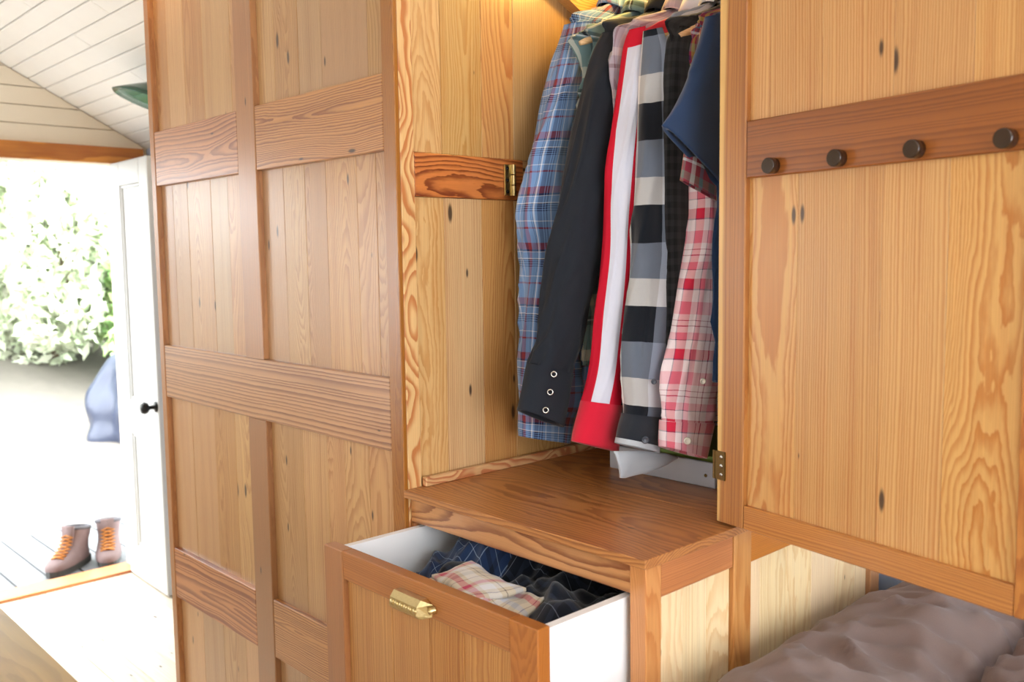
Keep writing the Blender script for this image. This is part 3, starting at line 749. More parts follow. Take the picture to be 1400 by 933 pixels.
# brass bin pull
def pull():
    prof = [(0, .012), (-.012, .0125), (-.019, .004), (-.021, -.008), (-.016, -.0135), (-.013, -.0135), (-.016, -.007), (-.015, .002), (-.010, .0085), (0, .0085)]
    xs = [-.036, .026]; V, F = [], []
    for x in xs: V += [(x, y, z) for y, z in prof]
    n = len(prof)
    for i in range(n): F.append((i, (i+1) % n, n+(i+1) % n, n+i))
    # faceted ends
    for s, x0 in ((-1, -.036), (1, .026)):
        b = len(V); V += [(x0, y, z) for y, z in prof[:5]]; V.append((x0+s*.012, 0, .006)); V.append((x0+s*.010, 0, -.012)); V.append((x0+s*.004, -.012, -.0135))
        F += [(b, b+1, b+5), (b+1, b+2, b+5), (b+2, b+3, b+6, b+5), (b+3, b+4, b+7, b+6)]
    me = mesh_from('pull', V, F, BRASS, smooth=False)
    o = link('handle', me, dr, (-1.018, .7605, -.484)); o['label'] = 'ornate brass bin pull'
    link('screw_knob', lathe('knob', [(.0055, 0), (.006, .002), (.0035, .004), (.005, .008), (0, .0105)], BRASS, 14, 'y'), dr, (-.977, .7605, -.484))
    for i in range(6):      # raised ornament along the pull
        link('boss', lathe('boss', [(.0045, 0), (.0045, .0012), (.0022, .0026), (0, .003)], BRASS, 10, 'y'), dr, (-1.048+i*.0105, .7605-.0195, -.486))
pull()

# shelf board (floor of the wardrobe)
sh = empty('wardrobe_shelf', (-1.0, 1.3, zS), 0, 'broad glossy brown shelf board on top of the drawer chest', 'shelf')
cuts = [.918, 1.165, 1.41, 1.659]
for a, b in zip(cuts, cuts[1:]): board('plank', XB+.0005, -.735, a, b, zS+.0003, -.3955, W_SHELF, sh, 'x', ch=.0008)
board('base_strip', XB+.0005, XB+.012, .958, 1.655, -.3953, -.379, W_FLAME, sh, 'y')
# ------------------------------------------------------------------ wardrobe niche
wd = empty('wardrobe', (-1.0, 1.4, -.395), 0, 'open pine wardrobe niche full of hanging shirts', 'wardrobe')
for i in range(5):
    a = XB+.001+i*.0985; board('back_plank', a+.0005, a+.098, 1.661, YB-.001, -.395, .49, W_PANEL, wd, 'z')
board('side_panel', -.760, -.736, 1.135, 1.66, -.3953, .49, W_PANEL, wd, 'z')
board('head_rail', XB+.001, -.760, 1.15, 1.172, .60, .70, W_FRAME, wd, 'x')
link('clothes_rail', tube('rail', [(XB-.003, 1.42, .545), (-.7605, 1.42, .545)], .0125, STEEL, 16), wd)
# right-hand door, swung open over the bed
HX, HY = -.765, 1.12; DA = -.190862
du = Vector((math.cos(DA), math.sin(DA), 0)); 
dloc = Vector((HX, HY, -.391))
door = link('door', box_mesh(.38, .004, .99, 'z', W_PANEL, 0), wd, (0, 0, 0))
# local frame of the door: x along the leaf, -y towards the room, z up from its lower edge
m = abs_inv(wd).inverted() @ Matrix.LocRotScale(dloc, __import__('mathutils').Euler((0, 0, DA)), None)
door.location = m.to_translation(); door.rotation_euler = m.to_euler()
me = door.data.copy(); me.transform(Matrix.Translation((.245, .019, .51))); door.data = me
door['label'] = 'plank-panelled wardrobe door with a dark peg rail'
DT = .024; DH = 1.02
def db(nm, a, b, z0, z1, mat, grain=None, y0=0, y1=DT, ch=.0015): return board(nm, a, b, y0, y1, z0, z1, mat, door, grain, local=True, ch=ch)
db('stile', 0, .051, 0, DH, W_DOORS); db('stile', .438, .489, 0, DH, W_DOORF)
zr = lambda z: z+.391
db('rail', .0515, .4375, 0, zr(-.357), W_DOORF, 'x', .0005, DT-.0005)
db('rail', .0515, .4375, zr(.1005), zr(.1775), W_DOORR, 'x', .0005, DT-.0005)
db('rail', .0515, .4375, DH-.08, DH, W_DOORF, 'x', .0005, DT-.0005)
for cuts, z0, z1 in (([.051, .135, .261, .346, .438], -.357, .1005), ([.051, .085, .17, .272, .37, .438], .1775, .549)):
    for a, b in zip(cuts, cuts[1:]): db('plank', a+.0002, b-.0002, zr(z0)-.006, zr(z1)+.006, W_DOOR, 'z', .0085, .0165, .0004)
for i in range(4):
    pg = lathe('peg', [(.0105, 0), (.0108, .010), (.0106, .0125), (.0098, .0135), (.0097, .0135), (0, .0135)], PEGWOOD, 20, 'y')
    link('peg', pg, door, (.101+i*.105, .0004, zr(.113)), local=True)
for zc_ in (-.307, .45):
    h = link('hinge', join_bm([lambda bm: bm_box(bm, -.001, .018, -.0022, 0, -.021, .021, .0005), lambda bm: bm_box(bm, -.006, -.001, -.003, .001, -.021, .021, .0008)], 'hinge', DARKBRASS), door, (0, -.0001, zr(zc_)), local=True)
# three steel screws per hinge live on the door as well
for dz in (-.013, 0, .013):
    link('screw', lathe('screw', [(.0032, 0), (.0032, .0008), (.0015, .0014), (0, .0014)], STEEL, 12, 'y'), door, (.011, -.0023, zr(-.307)+dz), local=True)

# warm lamp inside the wardrobe
e = empty('wardrobe_lamp', (-1.12, 1.35, .60), 0, 'small warm lamp above the hanging shirts', 'lamp')
link('bulb', lathe('bulb', [(0, -.03), (.014, -.026), (.019, -.01), (.012, .01), (0, .012)], BULB, 16), e, local=True)
link('socket', lathe('socket', [(.0, .01), (.016, .01), (.018, .03), (.018, .05), (0, .052)], BLACKMETAL, 16), e, local=True)
lamp_light('wardrobe_lamp_glow', (-1.12, 1.35, .56), 2.6, (1, .62, .12))
# shaded lamp high on the cabinet front
e = empty('picture_lamp', (-2.15, .80, .80), 0, 'small brass lamp above the tall cabinet front', 'lamp')
link('bulb', lathe('bulb', [(0, -.03), (.012, -.026), (.015, -.01), (.01, .01), (0, .012)], BULB, 16), e, local=True)
link('arm', tube('arm', [(0, .0, .012), (0, .06, .04), (0, .12, .045)], .005, BRASS, 8), e, local=True)
lamp_light('picture_lamp_glow', (-2.15, .79, .74), 1.2)

# ------------------------------------------------------------------ hanging shirts
def interp(secs, t):
    """smooth interpolation of section tuples at t in 0..len-1"""
    i = int(min(max(t, 0), len(secs)-1.0001)); f = t-i
    p0, p1, p2, p3 = secs[max(i-1, 0)], secs[i], secs[min(i+1, len(secs)-1)], secs[min(i+2, len(secs)-1)]
    return [.5*((2*b)+(c-a)*f+(2*a-5*b+4*c-d)*f*f+(3*b-a-3*c+d)*f**3) for a, b, c, d in zip(p0, p1, p2, p3)]

def sleeve_mesh(name, secs, mat, seed=0, fold=.10, nf=3, n=56, per=9, t0=0.0, t1=None, grow=0.0, lip=True, matfun=None, mats=None, cap=True):
    """secs: (x, y, z, half width in y, half thickness in x, tilt)"""
    t1 = len(secs)-1 if t1 is None else t1
    m = max(3, int((t1-t0)*per)+1); V, F, UV = [], [], []
    circ = 2*math.pi*sum(math.sqrt((s[3]**2+s[4]**2)/2) for s in secs)/len(secs)
    v = 0; last = None
    for j in range(m):
        t = t0+(t1-t0)*j/(m-1); x, y, z, a, b, tl = interp(secs, t); a += grow; b += grow
        c = Vector((x, y, z)); v += (c-last).length if last else 0; last = c
        for i in range(n+1):
            th = 2*math.pi*i/n
            w = math.sin(nf*th+seed+.9*math.sin(t*1.1+seed))*(.6+.4*noise.noise(Vector((seed, t*.8, 0))))
            w += .8*noise.noise(Vector((2.2*math.cos(th)+seed*3, 2.2*math.sin(th), t*.75)))
            cr = 1-2.4*abs(noise.noise(Vector((1.5*math.cos(th)+seed*5, 1.5*math.sin(th)+t*.35, t*.45+seed))))
            w += .9*max(0, cr)**2-.25
            k = 1+fold*w*(.35 if (grow or t > len(secs)-2.6) else min(1, .25+.5*t))
            ct = math.copysign(abs(math.cos(th))**.85, math.cos(th)); st = math.copysign(abs(math.sin(th))**.85, math.sin(th))
            V.append((x+b*k*st+.0, y+a*k*ct, z+tl*ct)); UV.append((circ*i/n, v))
    N = n+1
    for j in range(m-1):
        for i in range(n): F.append((j*N+i, (j+1)*N+i, (j+1)*N+i+1, j*N+i+1))
    if lip:     # turn the hem inwards
        for s, dz in ((.86, .001), (.68, .012)):
            x, y, z, a, b, tl = interp(secs, t1); b0 = len(V)
            for i in range(N):
                p = Vector(V[(m-1)*N+i]); c = Vector((x, y, z)); q = c+(p-c)*s; q.z += dz; V.append(q); UV.append((circ*i/n, v-dz))
            prev = (m-1)*N if s == .86 else b0-N
            for i in range(n): F.append((prev+i, b0+i, b0+i+1, prev+i+1))
        F.append(tuple(range(len(V)-N, len(V)-1)))
    if cap: F.append(tuple(reversed(range(n))))
    me = mesh_from(name, V, F, mat, True, UV)
    if mats:
        for mm in mats: me.materials.append(mm)
    if matfun:
        for p in me.polygons:
            vi = p.vertices[0]; p.material_index = matfun((vi % N)/n, vi//N/(m-1))
    return me

RY = 1.42
def torso_secs(x, top, hem, hw=.2, b=.022):
    s = []
    for dz, h, bb in ((.004, .045, .4), (0, .055, .75), (-.018, .10, .9), (-.036, .15, .95), (-.054, hw*.97, .8), (-.085, hw, .85), (-.16, hw*.97, 1.0), (-.3, hw*.96, 1.1), (-.45, hw*.97, 1.15), (-.6, hw, 1.15)):
        s.append((x, RY, top+dz, h, b*bb, 0))
    s.append((x, RY, hem, hw*1.02, b*1.1, 0)); return s

def hanger(x, top, hw, label, mat=None, group='hangers on the wardrobe rail'):
    mat = mat or W_HANGER
    e = empty('clothes_hanger', (x, RY, top-.03), 0, label, 'hanger', group)
    pts = []
    for i in range(25):
        s = -1+2*i/24; pts.append((x, RY+s*hw, top-.012-.06*abs(s)**1.25+.0*s))
    rr = [.004+.006*math.sin(math.pi*min(1, max(0, i/24))) ** .5 for i in range(25)]
    me = tube('arms', [Vector(p)-Vector((x, RY, top-.03)) for p in pts], rr, mat, 10); grain_attr(me, 'y')
    link('arms', me, e, local=True)
    hz = .545
    hp = [(x, RY, top-.012), (x, RY, hz-.045)] + [(x, RY+.0165*math.sin(a), hz+.0+.0165*math.cos(a)*1.0-.0) for a in [math.pi*(1.0-.0)+k*math.pi*1.55/12 for k in range(1, 13)]]
    hp = [(x, RY, top-.012), (x, RY, hz-.05), (x, RY-.006, hz-.03), (x, RY-.0165, hz-.012)] + [(x, RY-.0165*math.cos(a), hz+.0165*math.sin(a)) for a in [k*math.pi*1.1/10 for k in range(11)]]
    link('hook', tube('hook', [Vector(p)-Vector((x, RY, top-.03)) for p in hp], .0016, STEEL, 6), e, local=True)
    return e

def button(parent, loc, r=.0055, mat=None, ring=False, face=(.75, -.66, 0)):
    mat = mat or C_BUTTON
    prof = [(r, 0), (r, .0015), (r*.75, .0022), (r*.6, .0014), (0, .0014)] if not ring else [(r, 0), (r*1.05, .0015), (r*.8, .0024), (r*.62, .0012), (0, .001)]
    me = lathe('button', prof, mat, 16)
    q = Vector(face).to_track_quat('Z', 'Y').to_euler()
    if ring:
        me = tube('snap', [(r*.8*math.cos(a), r*.8*math.sin(a), .0012) for a in [k*math.pi/8 for k in range(16)]], r*.26, mat, 6, True)
    link('snap' if ring else 'button', me, parent, loc, tuple(q))
C_BUTTON = plain('pearl_button', srgb(226, 224, 214), .25)
C_DARKB = plain('dark_button', srgb(60, 66, 78), .3)

def collar(parent, x, top, mat, b=.03, h=.035):
    V, F, UV = [], [], []; n = 36
    rings = [(.050, b*.8, -.012), (.046, b*.72, h*.9), (.048, b*.78, h), (.058, b*1.0, h*.75), (.072, b*1.3, -.004), (.070, b*1.25, -.008)]
    for k, (a, bb, dz) in enumerate(rings):
        for i in range(n+1):
            th = 2*math.pi*i/n
            V.append((x+bb*math.sin(th), RY+a*math.cos(th), top+dz+.008*math.cos(2*th)*(1 if k > 3 else .3))); UV.append((i/n*.3, k*.02))
    for k in range(len(rings)-1):
        for i in range(n): F.append((k*(n+1)+i, k*(n+1)+i+1, (k+1)*(n+1)+i+1, (k+1)*(n+1)+i))
    link('collar', mesh_from('collar', V, F, mat, True, UV), parent)

def shirt(x, top, mat, label, hem=-.25, hw=.2, b=.022, seed=0, col=True, colmat=None):
    e = empty('hanging_shirt', (x, RY, hem), 0, label, 'shirt', 'shirts on the wardrobe rail')
    link('torso', sleeve_mesh('torso', torso_secs(x, top, hem, hw, b), mat, seed, .16, 5, 56, 5), e)
    if col: collar(e, x, top, colmat or mat)
    return e

def far_sleeve(e, x, top, mat, L=.55, seed=0):
    s = [(x, RY+.175, top-.06, .02, .014, 0), (x, RY+.195, top-.13, .03, .022, 0), (x, RY+.2, top-.3, .034, .024, 0), (x, RY+.2, top-.06-L*.7, .034, .024, 0), (x, RY+.2, top-.06-L, .03, .022, 0)]
    link('sleeve', sleeve_mesh('sleeve', s, mat, seed, .1), e)

blue = [(-1.18, 1.284, 0.421, 0.033, 0.02, 0.006), (-1.18, 1.258, 0.348, 0.036, 0.028, 0.006), (-1.18, 1.238, 0.281, 0.043, 0.03, 0.006), (-1.18, 1.224, 0.208, 0.055, 0.03, 0.005), (-1.18, 1.21, 0.143, 0.064, 0.03, 0.003), (-1.182, 1.202, 0.077, 0.07, 0.03, 0.002), (-1.184, 1.205, 0.005, 0.063, 0.03, -0.001), (-1.186, 1.205, -0.068, 0.065, 0.028, -0.003), (-1.19, 1.207, -0.162, 0.072, 0.026, -0.006), (-1.192, 1.208, -0.265, 0.074, 0.024, -0.010), (-1.192, 1.200, -0.300, 0.064, 0.022, -0.011), (-1.192, 1.194, -0.340, 0.058, 0.022, -0.015)]
black = [(-1.07, 1.253, 0.383, 0.024, 0.016, 0.005), (-1.07, 1.238, 0.347, 0.026, 0.024, 0.005), (-1.07, 1.22, 0.277, 0.036, 0.028, 0.005), (-1.072, 1.203, 0.196, 0.043, 0.03, 0.004), (-1.075, 1.187, 0.115, 0.052, 0.03, 0.002), (-1.08, 1.176, 0.029, 0.059, 0.03, 0.0), (-1.085, 1.161, -0.034, 0.055, 0.03, 0.003), (-1.09, 1.145, -0.098, 0.051, 0.026, 0.0), (-1.092, 1.13, -0.151, 0.049, 0.024, -0.004), (-1.095, 1.113, -0.193, 0.046, 0.022, -0.014), (-1.095, 1.101, -0.237, 0.046, 0.022, -0.017), (-1.095, 1.089, -0.275, 0.045, 0.022, -0.021)]
red = [(-0.995, 1.223, 0.37, 0.010, 0.014, 0.003), (-0.995, 1.214, 0.34, 0.011, 0.02, 0.004), (-0.997, 1.204, 0.26, 0.017, 0.022, 0.003), (-1.0, 1.19, 0.153, 0.023, 0.024, 0.002), (-1.004, 1.188, 0.093, 0.022, 0.024, 0.001), (-1.01, 1.187, 0.003, 0.021, 0.024, 0.0), (-1.015, 1.181, -0.088, 0.027, 0.024, -0.002), (-1.02, 1.174, -0.186, 0.031, 0.024, -0.004), (-1.022, 1.161, -0.249, 0.038, 0.024, -0.008), (-1.024, 1.154, -0.287, 0.043, 0.024, -0.012), (-1.025, 1.147, -0.322, 0.046, 0.024, -0.016)]
grey = [(-0.95, 1.206, 0.357, 0.015, 0.014, 0.004), (-0.95, 1.215, 0.312, 0.025, 0.022, 0.005), (-0.95, 1.216, 0.232, 0.033, 0.026, 0.005), (-0.95, 1.216, 0.138, 0.039, 0.03, 0.003), (-0.95, 1.219, 0.044, 0.051, 0.032, 0.001), (-0.952, 1.214, -0.04, 0.051, 0.032, -0.002), (-0.953, 1.199, -0.123, 0.043, 0.03, -0.004), (-0.954, 1.191, -0.195, 0.045, 0.028, -0.006), (-0.955, 1.188, -0.257, 0.037, 0.026, -0.007), (-0.955, 1.178, -0.288, 0.037, 0.026, -0.01), (-0.955, 1.171, -0.318, 0.039, 0.026, -0.014)]
pink = [(-0.872, 1.265, 0.295, 0.034, 0.02, 0.006), (-0.872, 1.262, 0.215, 0.032, 0.026, 0.004), (-0.872, 1.253, 0.111, 0.038, 0.028, 0.002), (-0.873, 1.245, 0.03, 0.038, 0.03, 0.0), (-0.875, 1.235, -0.044, 0.047, 0.03, -0.002), (-0.876, 1.223, -0.138, 0.056, 0.03, -0.005), (-0.877, 1.212, -0.203, 0.059, 0.028, -0.007), (-0.877, 1.206, -0.249, 0.06, 0.026, -0.009), (-0.877, 1.198, -0.285, 0.054, 0.026, -0.01), (-0.877, 1.19, -0.317, 0.045, 0.026, -0.017)]
navy = [(-0.845, 1.236, 0.362, 0.03, 0.014, 0.005), (-0.845, 1.224, 0.299, 0.042, 0.018, 0.004), (-0.845, 1.204, 0.228, 0.060, 0.017, -0.006), (-0.845, 1.175, 0.140, 0.080, 0.008, -0.045)]
madras = [(-0.895, 1.285, 0.36, 0.025, 0.012, 0.005), (-0.893, 1.278, 0.299, 0.03, 0.014, 0.002), (-0.89, 1.268, 0.2, 0.045, 0.013, -0.005), (-0.89, 1.256, 0.098, 0.055, 0.008, -0.016)]

pink = [(x*1.02, y*1.02, z*1.02, a*1.02, b, tl) for x, y, z, a, b, tl in pink]
madras = [(x*.962, y*.962, z*.962, a, b*.6, tl) for x, y, z, a, b, tl in madras]
def stripe_cloth():
    circ = 2*math.pi*sum(math.sqrt((q[3]**2+q[4]**2)/2) for q in red)/len(red)
    t = NT('red_cotton_white_stripe'); uv = t.n('ShaderNodeTexCoord').outputs['UV']
    sp = t.n('ShaderNodeSeparateXYZ', Vector=uv); u = t.math('DIVIDE', sp.outputs[0], circ); v = t.math('DIVIDE', sp.outputs[1], .63)
    lo = t.math('MULTIPLY_ADD', v, .03, .25); hi = t.math('MULTIPLY_ADD', v, -.075, .53)
    f = t.math('MULTIPLY', t.math('GREATER_THAN', u, lo), t.math('LESS_THAN', u, hi)); f = t.math('MULTIPLY', f, t.math('GREATER_THAN', v, .05))
    nz = t.noise(uv, 900, 2)
    t.set(t.b.inputs['Base Color'], t.mix(f, srgb(200, 24, 50), srgb(206, 207, 222)))
    t.b.inputs['Roughness'].default_value = .8; t.b.inputs['Specular IOR Level'].default_value = .2; t.bump(nz.outputs[0], .15, .0006)
    return t.m
C_REDST = stripe_cloth()
# 1 blue flannel
s = shirt(-1.185, .47, P_BLUE, 'blue, white and dark red plaid flannel shirt, leftmost on the rail', -.27, .155, .022, 1)
link('sleeve', sleeve_mesh('sleeve', blue, P_BLUE, 1.3, .17, 3, lip=False, t1=9.52), s); link('cuff', sleeve_mesh('cuff', blue, P_BLUE, 1.3, .06, 3, t0=9.5, grow=.003, cap=False), s)
far_sleeve(s, -1.185, .46, P_BLUE); hanger(-1.185, .465, .145, 'pale wooden hanger inside the blue plaid flannel shirt')
# 2 teal plaid (mostly hidden)
s = shirt(-1.125, .445, P_TEAL, 'teal and cream plaid shirt squeezed between the blue flannel and the black shirt', -.2, .195, .016, 2)
hanger(-1.125, .44, .195, 'pale wooden hanger tip poking out of the teal plaid shirt')
# 3 black western
s = shirt(-1.07, .437, C_BLACK, 'black western shirt with a snap-fastened cuff swinging out', -.285, .175, .018, 3)
link('sleeve', sleeve_mesh('sleeve', black, C_BLACK, 2.2, .13, 3, lip=False, t1=9.02), s); link('cuff', sleeve_mesh('cuff', black, C_BLACK, 2.2, .05, 3, t0=9.0, grow=.003, cap=False), s)
far_sleeve(s, -1.07, .43, C_BLACK, seed=3)
for p in ((-1.0655, 1.0905, -.197), (-1.0655, 1.0815, -.226), (-1.0665, 1.0715, -.255)): button(s, p, .0055, STEEL, True)
hanger(-1.07, .445, .17, 'slim dark hanger lying along the black shirt shoulder', BLACKMETAL)
# 4 mauve plaid
s = shirt(-1.032, .43, P_MAUVE, 'mauve and grey plaid shirt peeping out between the black and the red shirt', -.24, .2, .013, 4)
hanger(-1.032, .43, .18, 'pale wooden hanger inside the mauve plaid shirt')
# 5 red and white
s = shirt(-.995, .42, C_RED, 'red western shirt with a broad white stripe down the sleeve', -.26, .18, .012, 5, colmat=C_WHITE)
link('sleeve', sleeve_mesh('sleeve', red, C_REDST, 3.1, .09, 3, n=64, lip=False, t1=8.02), s)
link('cuff', sleeve_mesh('cuff', red, C_RED, 3.1, .04, 3, t0=8.0, grow=.003, cap=False), s); far_sleeve(s, -.995, .42, C_RED, seed=4)
hanger(-.995, .42, .175, 'pale wooden hanger inside the red western shirt')
# 6 black, grey and white check
s = shirt(-.952, .425, P_BUFF, 'black, grey and white block-check flannel shirt with turned-up cuff', -.3, .165, .014, 6)
link('sleeve', sleeve_mesh('sleeve', grey, P_BUFF, 4.4, .12, 3, lip=False, t1=8.22), s)
cf = link('cuff', sleeve_mesh('cuff', grey, cloth('black_flannel', srgb(34, 38, 46), heather=.2), 4.4, .05, 3, t0=8.2, t1=9.65, grow=.003, cap=False), s); cf['label'] = 'black cuff'
cf = link('cuff_edge', sleeve_mesh('cuff_edge', grey, C_FLEECE, 4.4, .05, 3, t0=9.6, t1=10, grow=.0035, cap=False), s)
def lining_mesh():
    top = [(1.105, -.312), (1.15, -.318), (1.19, -.325), (1.23, -.334), (1.268, -.346)]
    bot = [(1.118, -.357), (1.135, -.360), (1.185, -.361), (1.235, -.356), (1.272, -.351)]
    V, F, UV = [], [], []; n, m = 25, 9
    for k, dx in ((0, .0), (1, -.004)):
        for j in range(m):
            for i in range(n):
                u = i/(n-1)*4; i0 = min(int(u), 3); f = u-i0; v = j/(m-1)
                a = [top[i0][q]*(1-f)+top[i0+1][q]*f for q in (0, 1)]; b_ = [bot[i0][q]*(1-f)+bot[i0+1][q]*f for q in (0, 1)]
                V.append((-.946+dx+.0025*math.sin(5*u*.5+v)+.003*math.sin(math.pi*v), a[0]*(1-v)+b_[0]*v, a[1]*(1-v)+b_[1]*v)); UV.append((i*.007, j*.006))
    for k in (0, 1):
        for j in range(m-1):
            for i in range(n-1):
                q = [k*n*m+j*n+i, k*n*m+(j+1)*n+i, k*n*m+(j+1)*n+i+1, k*n*m+j*n+i+1]; F.append(tuple(q if k == 0 else q[::-1]))
    rim = [i for i in range(n)]+[j*n+n-1 for j in range(1, m)]+[(m-1)*n+i for i in range(n-2, -1, -1)]+[j*n for j in range(m-2, 0, -1)]
    for a, b_ in zip(rim, rim[1:]+rim[:1]): F.append((a, b_, b_+n*m, a+n*m))
    return mesh_from('lining', V, F, C_FLEECE, True, UV)
ln_ = link('lining', lining_mesh(), s); ln_['label'] = 'pale grey fleece lining hanging below the cuff'
far_sleeve(s, -.952, .42, P_BUFF, seed=5)
button(s, (-.925, 1.155, -.298), .0062, C_DARKB); button(s, (-.921, 1.172, -.205), .0045, C_DARKB)
hanger(-.952, .425, .155, 'pale wooden hanger inside the block-check flannel shirt')
# 7 black waffle
s = shirt(-.922, .42, C_BLKTEX, 'black textured shirt between the check flannel and the madras shirt', -.2, .19, .012, 7)
link('sleeve', sleeve_mesh('sleeve', [(-.922, 1.25, .36, .02, .012, 0), (-.922, 1.235, .3, .03, .016, 0), (-.922, 1.235, .1, .034, .016, 0), (-.922, 1.235, -.2, .03, .016, 0)], C_BLKTEX, 2, .1), s)
hanger(-.912, .415, .195, 'pale wooden hanger tip showing above the black textured shirt')
# 8 madras short sleeve
s = shirt(-.9, .415, P_MADRAS, 'red, green and yellow madras plaid short-sleeved shirt', -.18, .16, .011, 8)
link('sleeve', sleeve_mesh('sleeve', madras, P_MADRAS, .4, .06, 2), s)
hanger(-.897, .415, .15, 'pale wooden hanger inside the madras plaid shirt')
# 9 pink plaid
s = shirt(-.888, .40, P_PINK, 'red, pink and white plaid long-sleeved shirt beside the open door', -.28, .15, .010, 9)
link('sleeve', sleeve_mesh('sleeve', pink, P_PINK, 5.0, .11, 3, lip=False, t1=7.52), s); link('cuff', sleeve_mesh('cuff', pink, P_PINK, 5.0, .05, 3, t0=7.5, grow=.003, cap=False), s)
far_sleeve(s, -.888, .39, P_PINK, seed=6)
button(s, (-.866, 1.187, -.296), .006); button(s, (-.862, 1.222, -.204), .005)
hanger(-.888, .40, .14, 'pale wooden hanger inside the pink plaid shirt')
# 10 navy short sleeve
s = shirt(-.84, .41, C_NAVY, 'plain navy short-sleeved shirt with a wide hanging sleeve', -.2, .19, .014, 10)
link('sleeve', sleeve_mesh('sleeve', navy, C_NAVY, .2, .07, 2, n=48, per=10), s); hanger(-.84, .41, .175, 'pale wooden hanger inside the navy shirt')
# 11 denim at the far right
s = shirt(-.80, .40, C_DENIM, 'grey-blue denim shirt half hidden behind the door stile', -.3, .19, .014, 11)
hanger(-.80, .40, .175, 'pale wooden hanger inside the denim shirt')

# grey tray with papers under the shirts
e = empty('storage_tray', (-1.0, 1.44, -.3953), 0, 'shallow grey tray on the shelf beneath the shirts', 'tray')
bx0, bx1, by0, by1, bz0, bz1 = -1.114, -.882, 1.286, 1.60, -.3952, -.352
board('tray_front', bx0, bx1, by0, by0+.006, bz0, bz1, GREYBOX, e); board('tray_back', bx0, bx1, by1-.006, by1, bz0, bz1, GREYBOX, e)
board('tray_side', bx0, bx0+.006, by0+.006, by1-.006, bz0, bz1, GREYBOX, e); board('tray_side', bx1-.006, bx1, by0+.006, by1-.006, bz0, bz1, GREYBOX, e)
board('tray_bottom', bx0+.006, bx1-.006, by0+.006, by1-.006, bz0, bz0+.006, GREYBOX, e)
link('rivet', lathe('rivet', [(.003, 0), (.003, .001), (0, .0015)], DARKBRASS, 10, 'y'), e, (-.9, by0-.0002, -.375))
for i, (m_, lab, dx) in enumerate(((MAGDARK, 'dark green folder lying in the grey tray', 0), (MAGGREEN, 'light green booklet lying on the dark folder in the tray', .01))):
    o = board('paper_folder', bx0+.02+dx, bx1-.01+dx*.5, by0+.012+dx, by1-.04, bz0+.0065+i*.021, bz0+.027+i*.021, m_, None, ch=.002)
    tag(o, lab, 'folder', 'papers in the grey tray')

# ------------------------------------------------------------------ clothes in the drawer
def cloth_patch(name, corners, mat, label, cat='shirt', res=34, amp=.02, seed=0, bulge=.03, th=.006, uvs=.3, freq=9, parent=None):
    """crumpled cloth between four corner points (p00,p10,p11,p01), with thickness"""
    c = [Vector(p) for p in corners]; V, UV = [], []
    base = Vector((0, 0, 0))
    for p in c: base += p/4
    base.z = min(p.z for p in c)-.02
    for j in range(res):
        for i in range(res):
            u, v = i/(res-1), j/(res-1)
            p = c[0].lerp(c[1], u).lerp(c[3].lerp(c[2], u), v)
            q = p*freq
            n1 = noise.noise(q+Vector((seed*3.1, 0, 0))); n2 = noise.noise(q*2.3+Vector((0, seed*2.7, 5)))
            rid = 1-abs(noise.noise(Vector((q.x*1.6+q.y*.9+seed, q.y*.5-q.x*.2, seed))))*2
            p.z += amp*(.8*n1+.4*n2+.7*rid*.6)+bulge*(math.sin(math.pi*u)*math.sin(math.pi*v))**.6
            p.x += .4*amp*noise.noise(q+Vector((9, 0, seed))); p.y += .4*amp*noise.noise(q+Vector((0, 9, seed)))
            V.append(p-base); UV.append((u*(c[1]-c[0]).length+.05*n1*amp, v*(c[3]-c[0]).length))
    F = [(j*res+i, j*res+i+1, (j+1)*res+i+1, (j+1)*res+i) for j in range(res-1) for i in range(res-1)]
    n0 = len(V)
    V += [v-Vector((0, 0, th)) for v in V]; UV += UV
    F += [tuple(n0+k for k in reversed(f)) for f in F]
    rim = [i for i in range(res)]+[j*res+res-1 for j in range(1, res)]+[(res-1)*res+i for i in range(res-2, -1, -1)]+[j*res for j in range(res-2, 0, -1)]
    for a, b in zip(rim, rim[1:]+rim[:1]): F.append((b, a, a+n0, b+n0))
    me = mesh_from(name, V, F, mat, True, UV)
    o = link(name, me, parent, base)
    if parent is None: tag(o, label, cat, 'clothes in the open drawer')
    return o
ZD = -.497
cloth_patch('crumpled_shirt', [(-1.20, .82, ZD-.05), (-.80, .80, ZD-.03), (-.80, 1.22, ZD-.02), (-1.18, 1.22, ZD-.02)], P_DARK, 'charcoal plaid shirt filling the right of the drawer', seed=1, amp=.045, bulge=.03, th=.05, res=60, freq=13)
cloth_patch('crumpled_shirt', [(-1.205, .90, ZD-.03), (-1.06, .865, ZD-.025), (-1.0, 1.10, ZD+.0), (-1.19, 1.14, ZD)], P_NAVYPL, 'navy plaid shirt with thin white lines at the left of the drawer', seed=2, amp=.03, bulge=.035, th=.02, res=50, freq=14)
b_ = cloth_patch('crumpled_shirt', [(-1.115, .81, ZD-.012), (-.89, .80, ZD-.006), (-.905, .90, ZD+.006), (-1.10, .905, ZD)], P_BEIGE, 'beige and red plaid shirt lying on top in the drawer', seed=5, amp=.014, bulge=.014, th=.008, freq=16, res=46)
fl_ = cloth_patch('folded_flap', [(-1.09, .845, ZD+.012), (-.97, .82, ZD+.014), (-.925, .885, ZD+.020), (-1.07, .905, ZD+.022)], P_BEIGE, '', seed=8, amp=.009, bulge=.012, th=.005, freq=15, parent=b_)

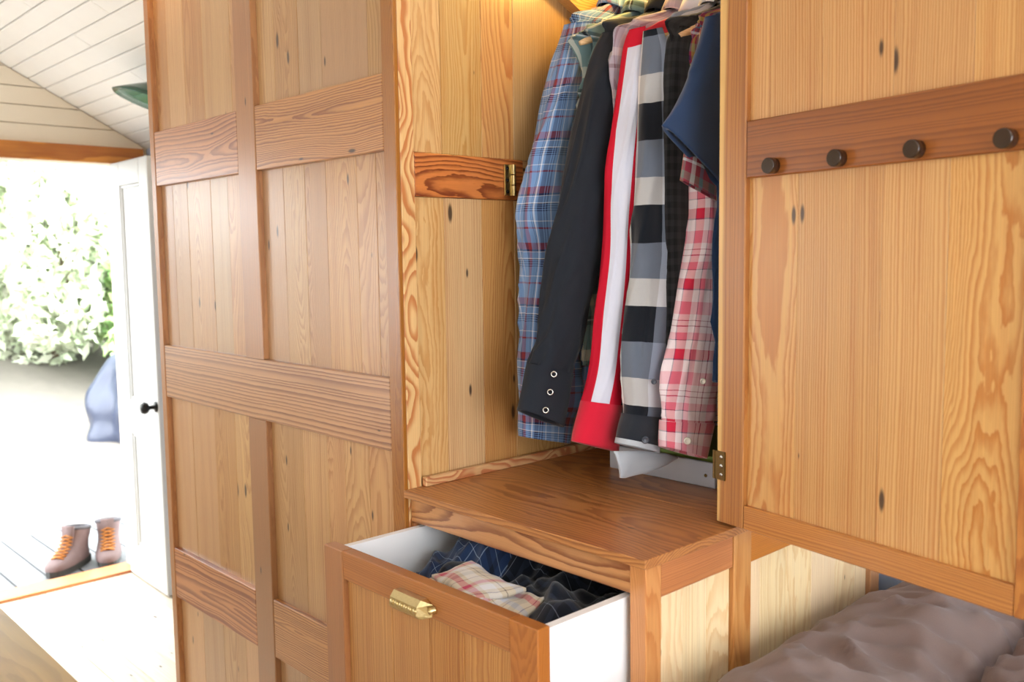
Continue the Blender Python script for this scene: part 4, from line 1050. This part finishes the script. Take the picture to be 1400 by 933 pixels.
# ------------------------------------------------------------------ bed
bd = empty('bed', (.2, 1.2, FLOOR), 0, 'low built-in bed beside the drawer chest', 'bed')
board('bed_base', XS+.012, 1.12, .80, YB-.02, FLOOR, -.86, W_PALE, bd, 'x'); 
mt = board('mattress', XS+.014, 1.11, .82, YB-.025, -.86, -.66, C_SHEET, None, ch=.02); tag(mt, 'pale mattress under the brown duvet', 'mattress')
def duvet():
    nx, ny = 190, 100; x0, x1, y0, y1 = XS+.006, 1.09, .72, 1.655; V, UV = [], []
    for i in range(nx):
        for j in range(ny):
            u, v = i/(nx-1), j/(ny-1); x = x0+(x1-x0)*u; y = y0+(y1-y0)*v
            dx = min(x-x0, x1-x); dy = y1-y
            edge = (1-math.exp(-max(dx, 0)/.045)); edge *= (1-.6*math.exp(-max(dy, 0)/.05))
            s = ((x+.457)/.30); d = abs(s-round(s))*.30
            seam = math.exp(-(d/.008)**2)*.034 + math.exp(-(d/.06)**2)*.022
            q = Vector((x*3.2, y*3.2, 0))
            w = .02*noise.noise(q)+.009*noise.noise(q*2.3+Vector((4, 0, 0)))
            # creases that run off the seams towards the cabinet
            rid = 1-abs(noise.noise(Vector((x*7+y*2.2, y*14-x*5, 2))))*2.2
            w += .015*max(0, rid)**2.5
            rid = 1-abs(noise.noise(Vector((x*5-y*6, y*9+x*8, 7))))*2.2
            w += .014*max(0, rid)**2.5
            z = -.614+.054*edge+w*(.35+.65*edge)-seam
            if y < .86: z -= ((.86-y)/.14)**2*.16
            V.append((x, y, z)); UV.append((x, y))
    F = [(i*ny+j, (i+1)*ny+j, (i+1)*ny+j+1, i*ny+j+1) for i in range(nx-1) for j in range(ny-1)]
    n0 = len(V); V += [(x, y, min(z-.03, -.655) if y > .83 else z-.02) for x, y, z in V]; UV += UV
    F += [tuple(n0+k for k in reversed(f)) for f in F]
    rim = [i*ny for i in range(nx)]+[(nx-1)*ny+j for j in range(1, ny)]+[i*ny+ny-1 for i in range(nx-2, -1, -1)]+[j for j in range(ny-2, 0, -1)]
    for a, b in zip(rim, rim[1:]+rim[:1]): F.append((b, a, a+n0, b+n0))
    o = link('duvet', mesh_from('duvet', V, F, C_DUVET, True, UV))
    tag(o, 'crumpled brown-grey quilted duvet on the bed', 'duvet')
duvet()
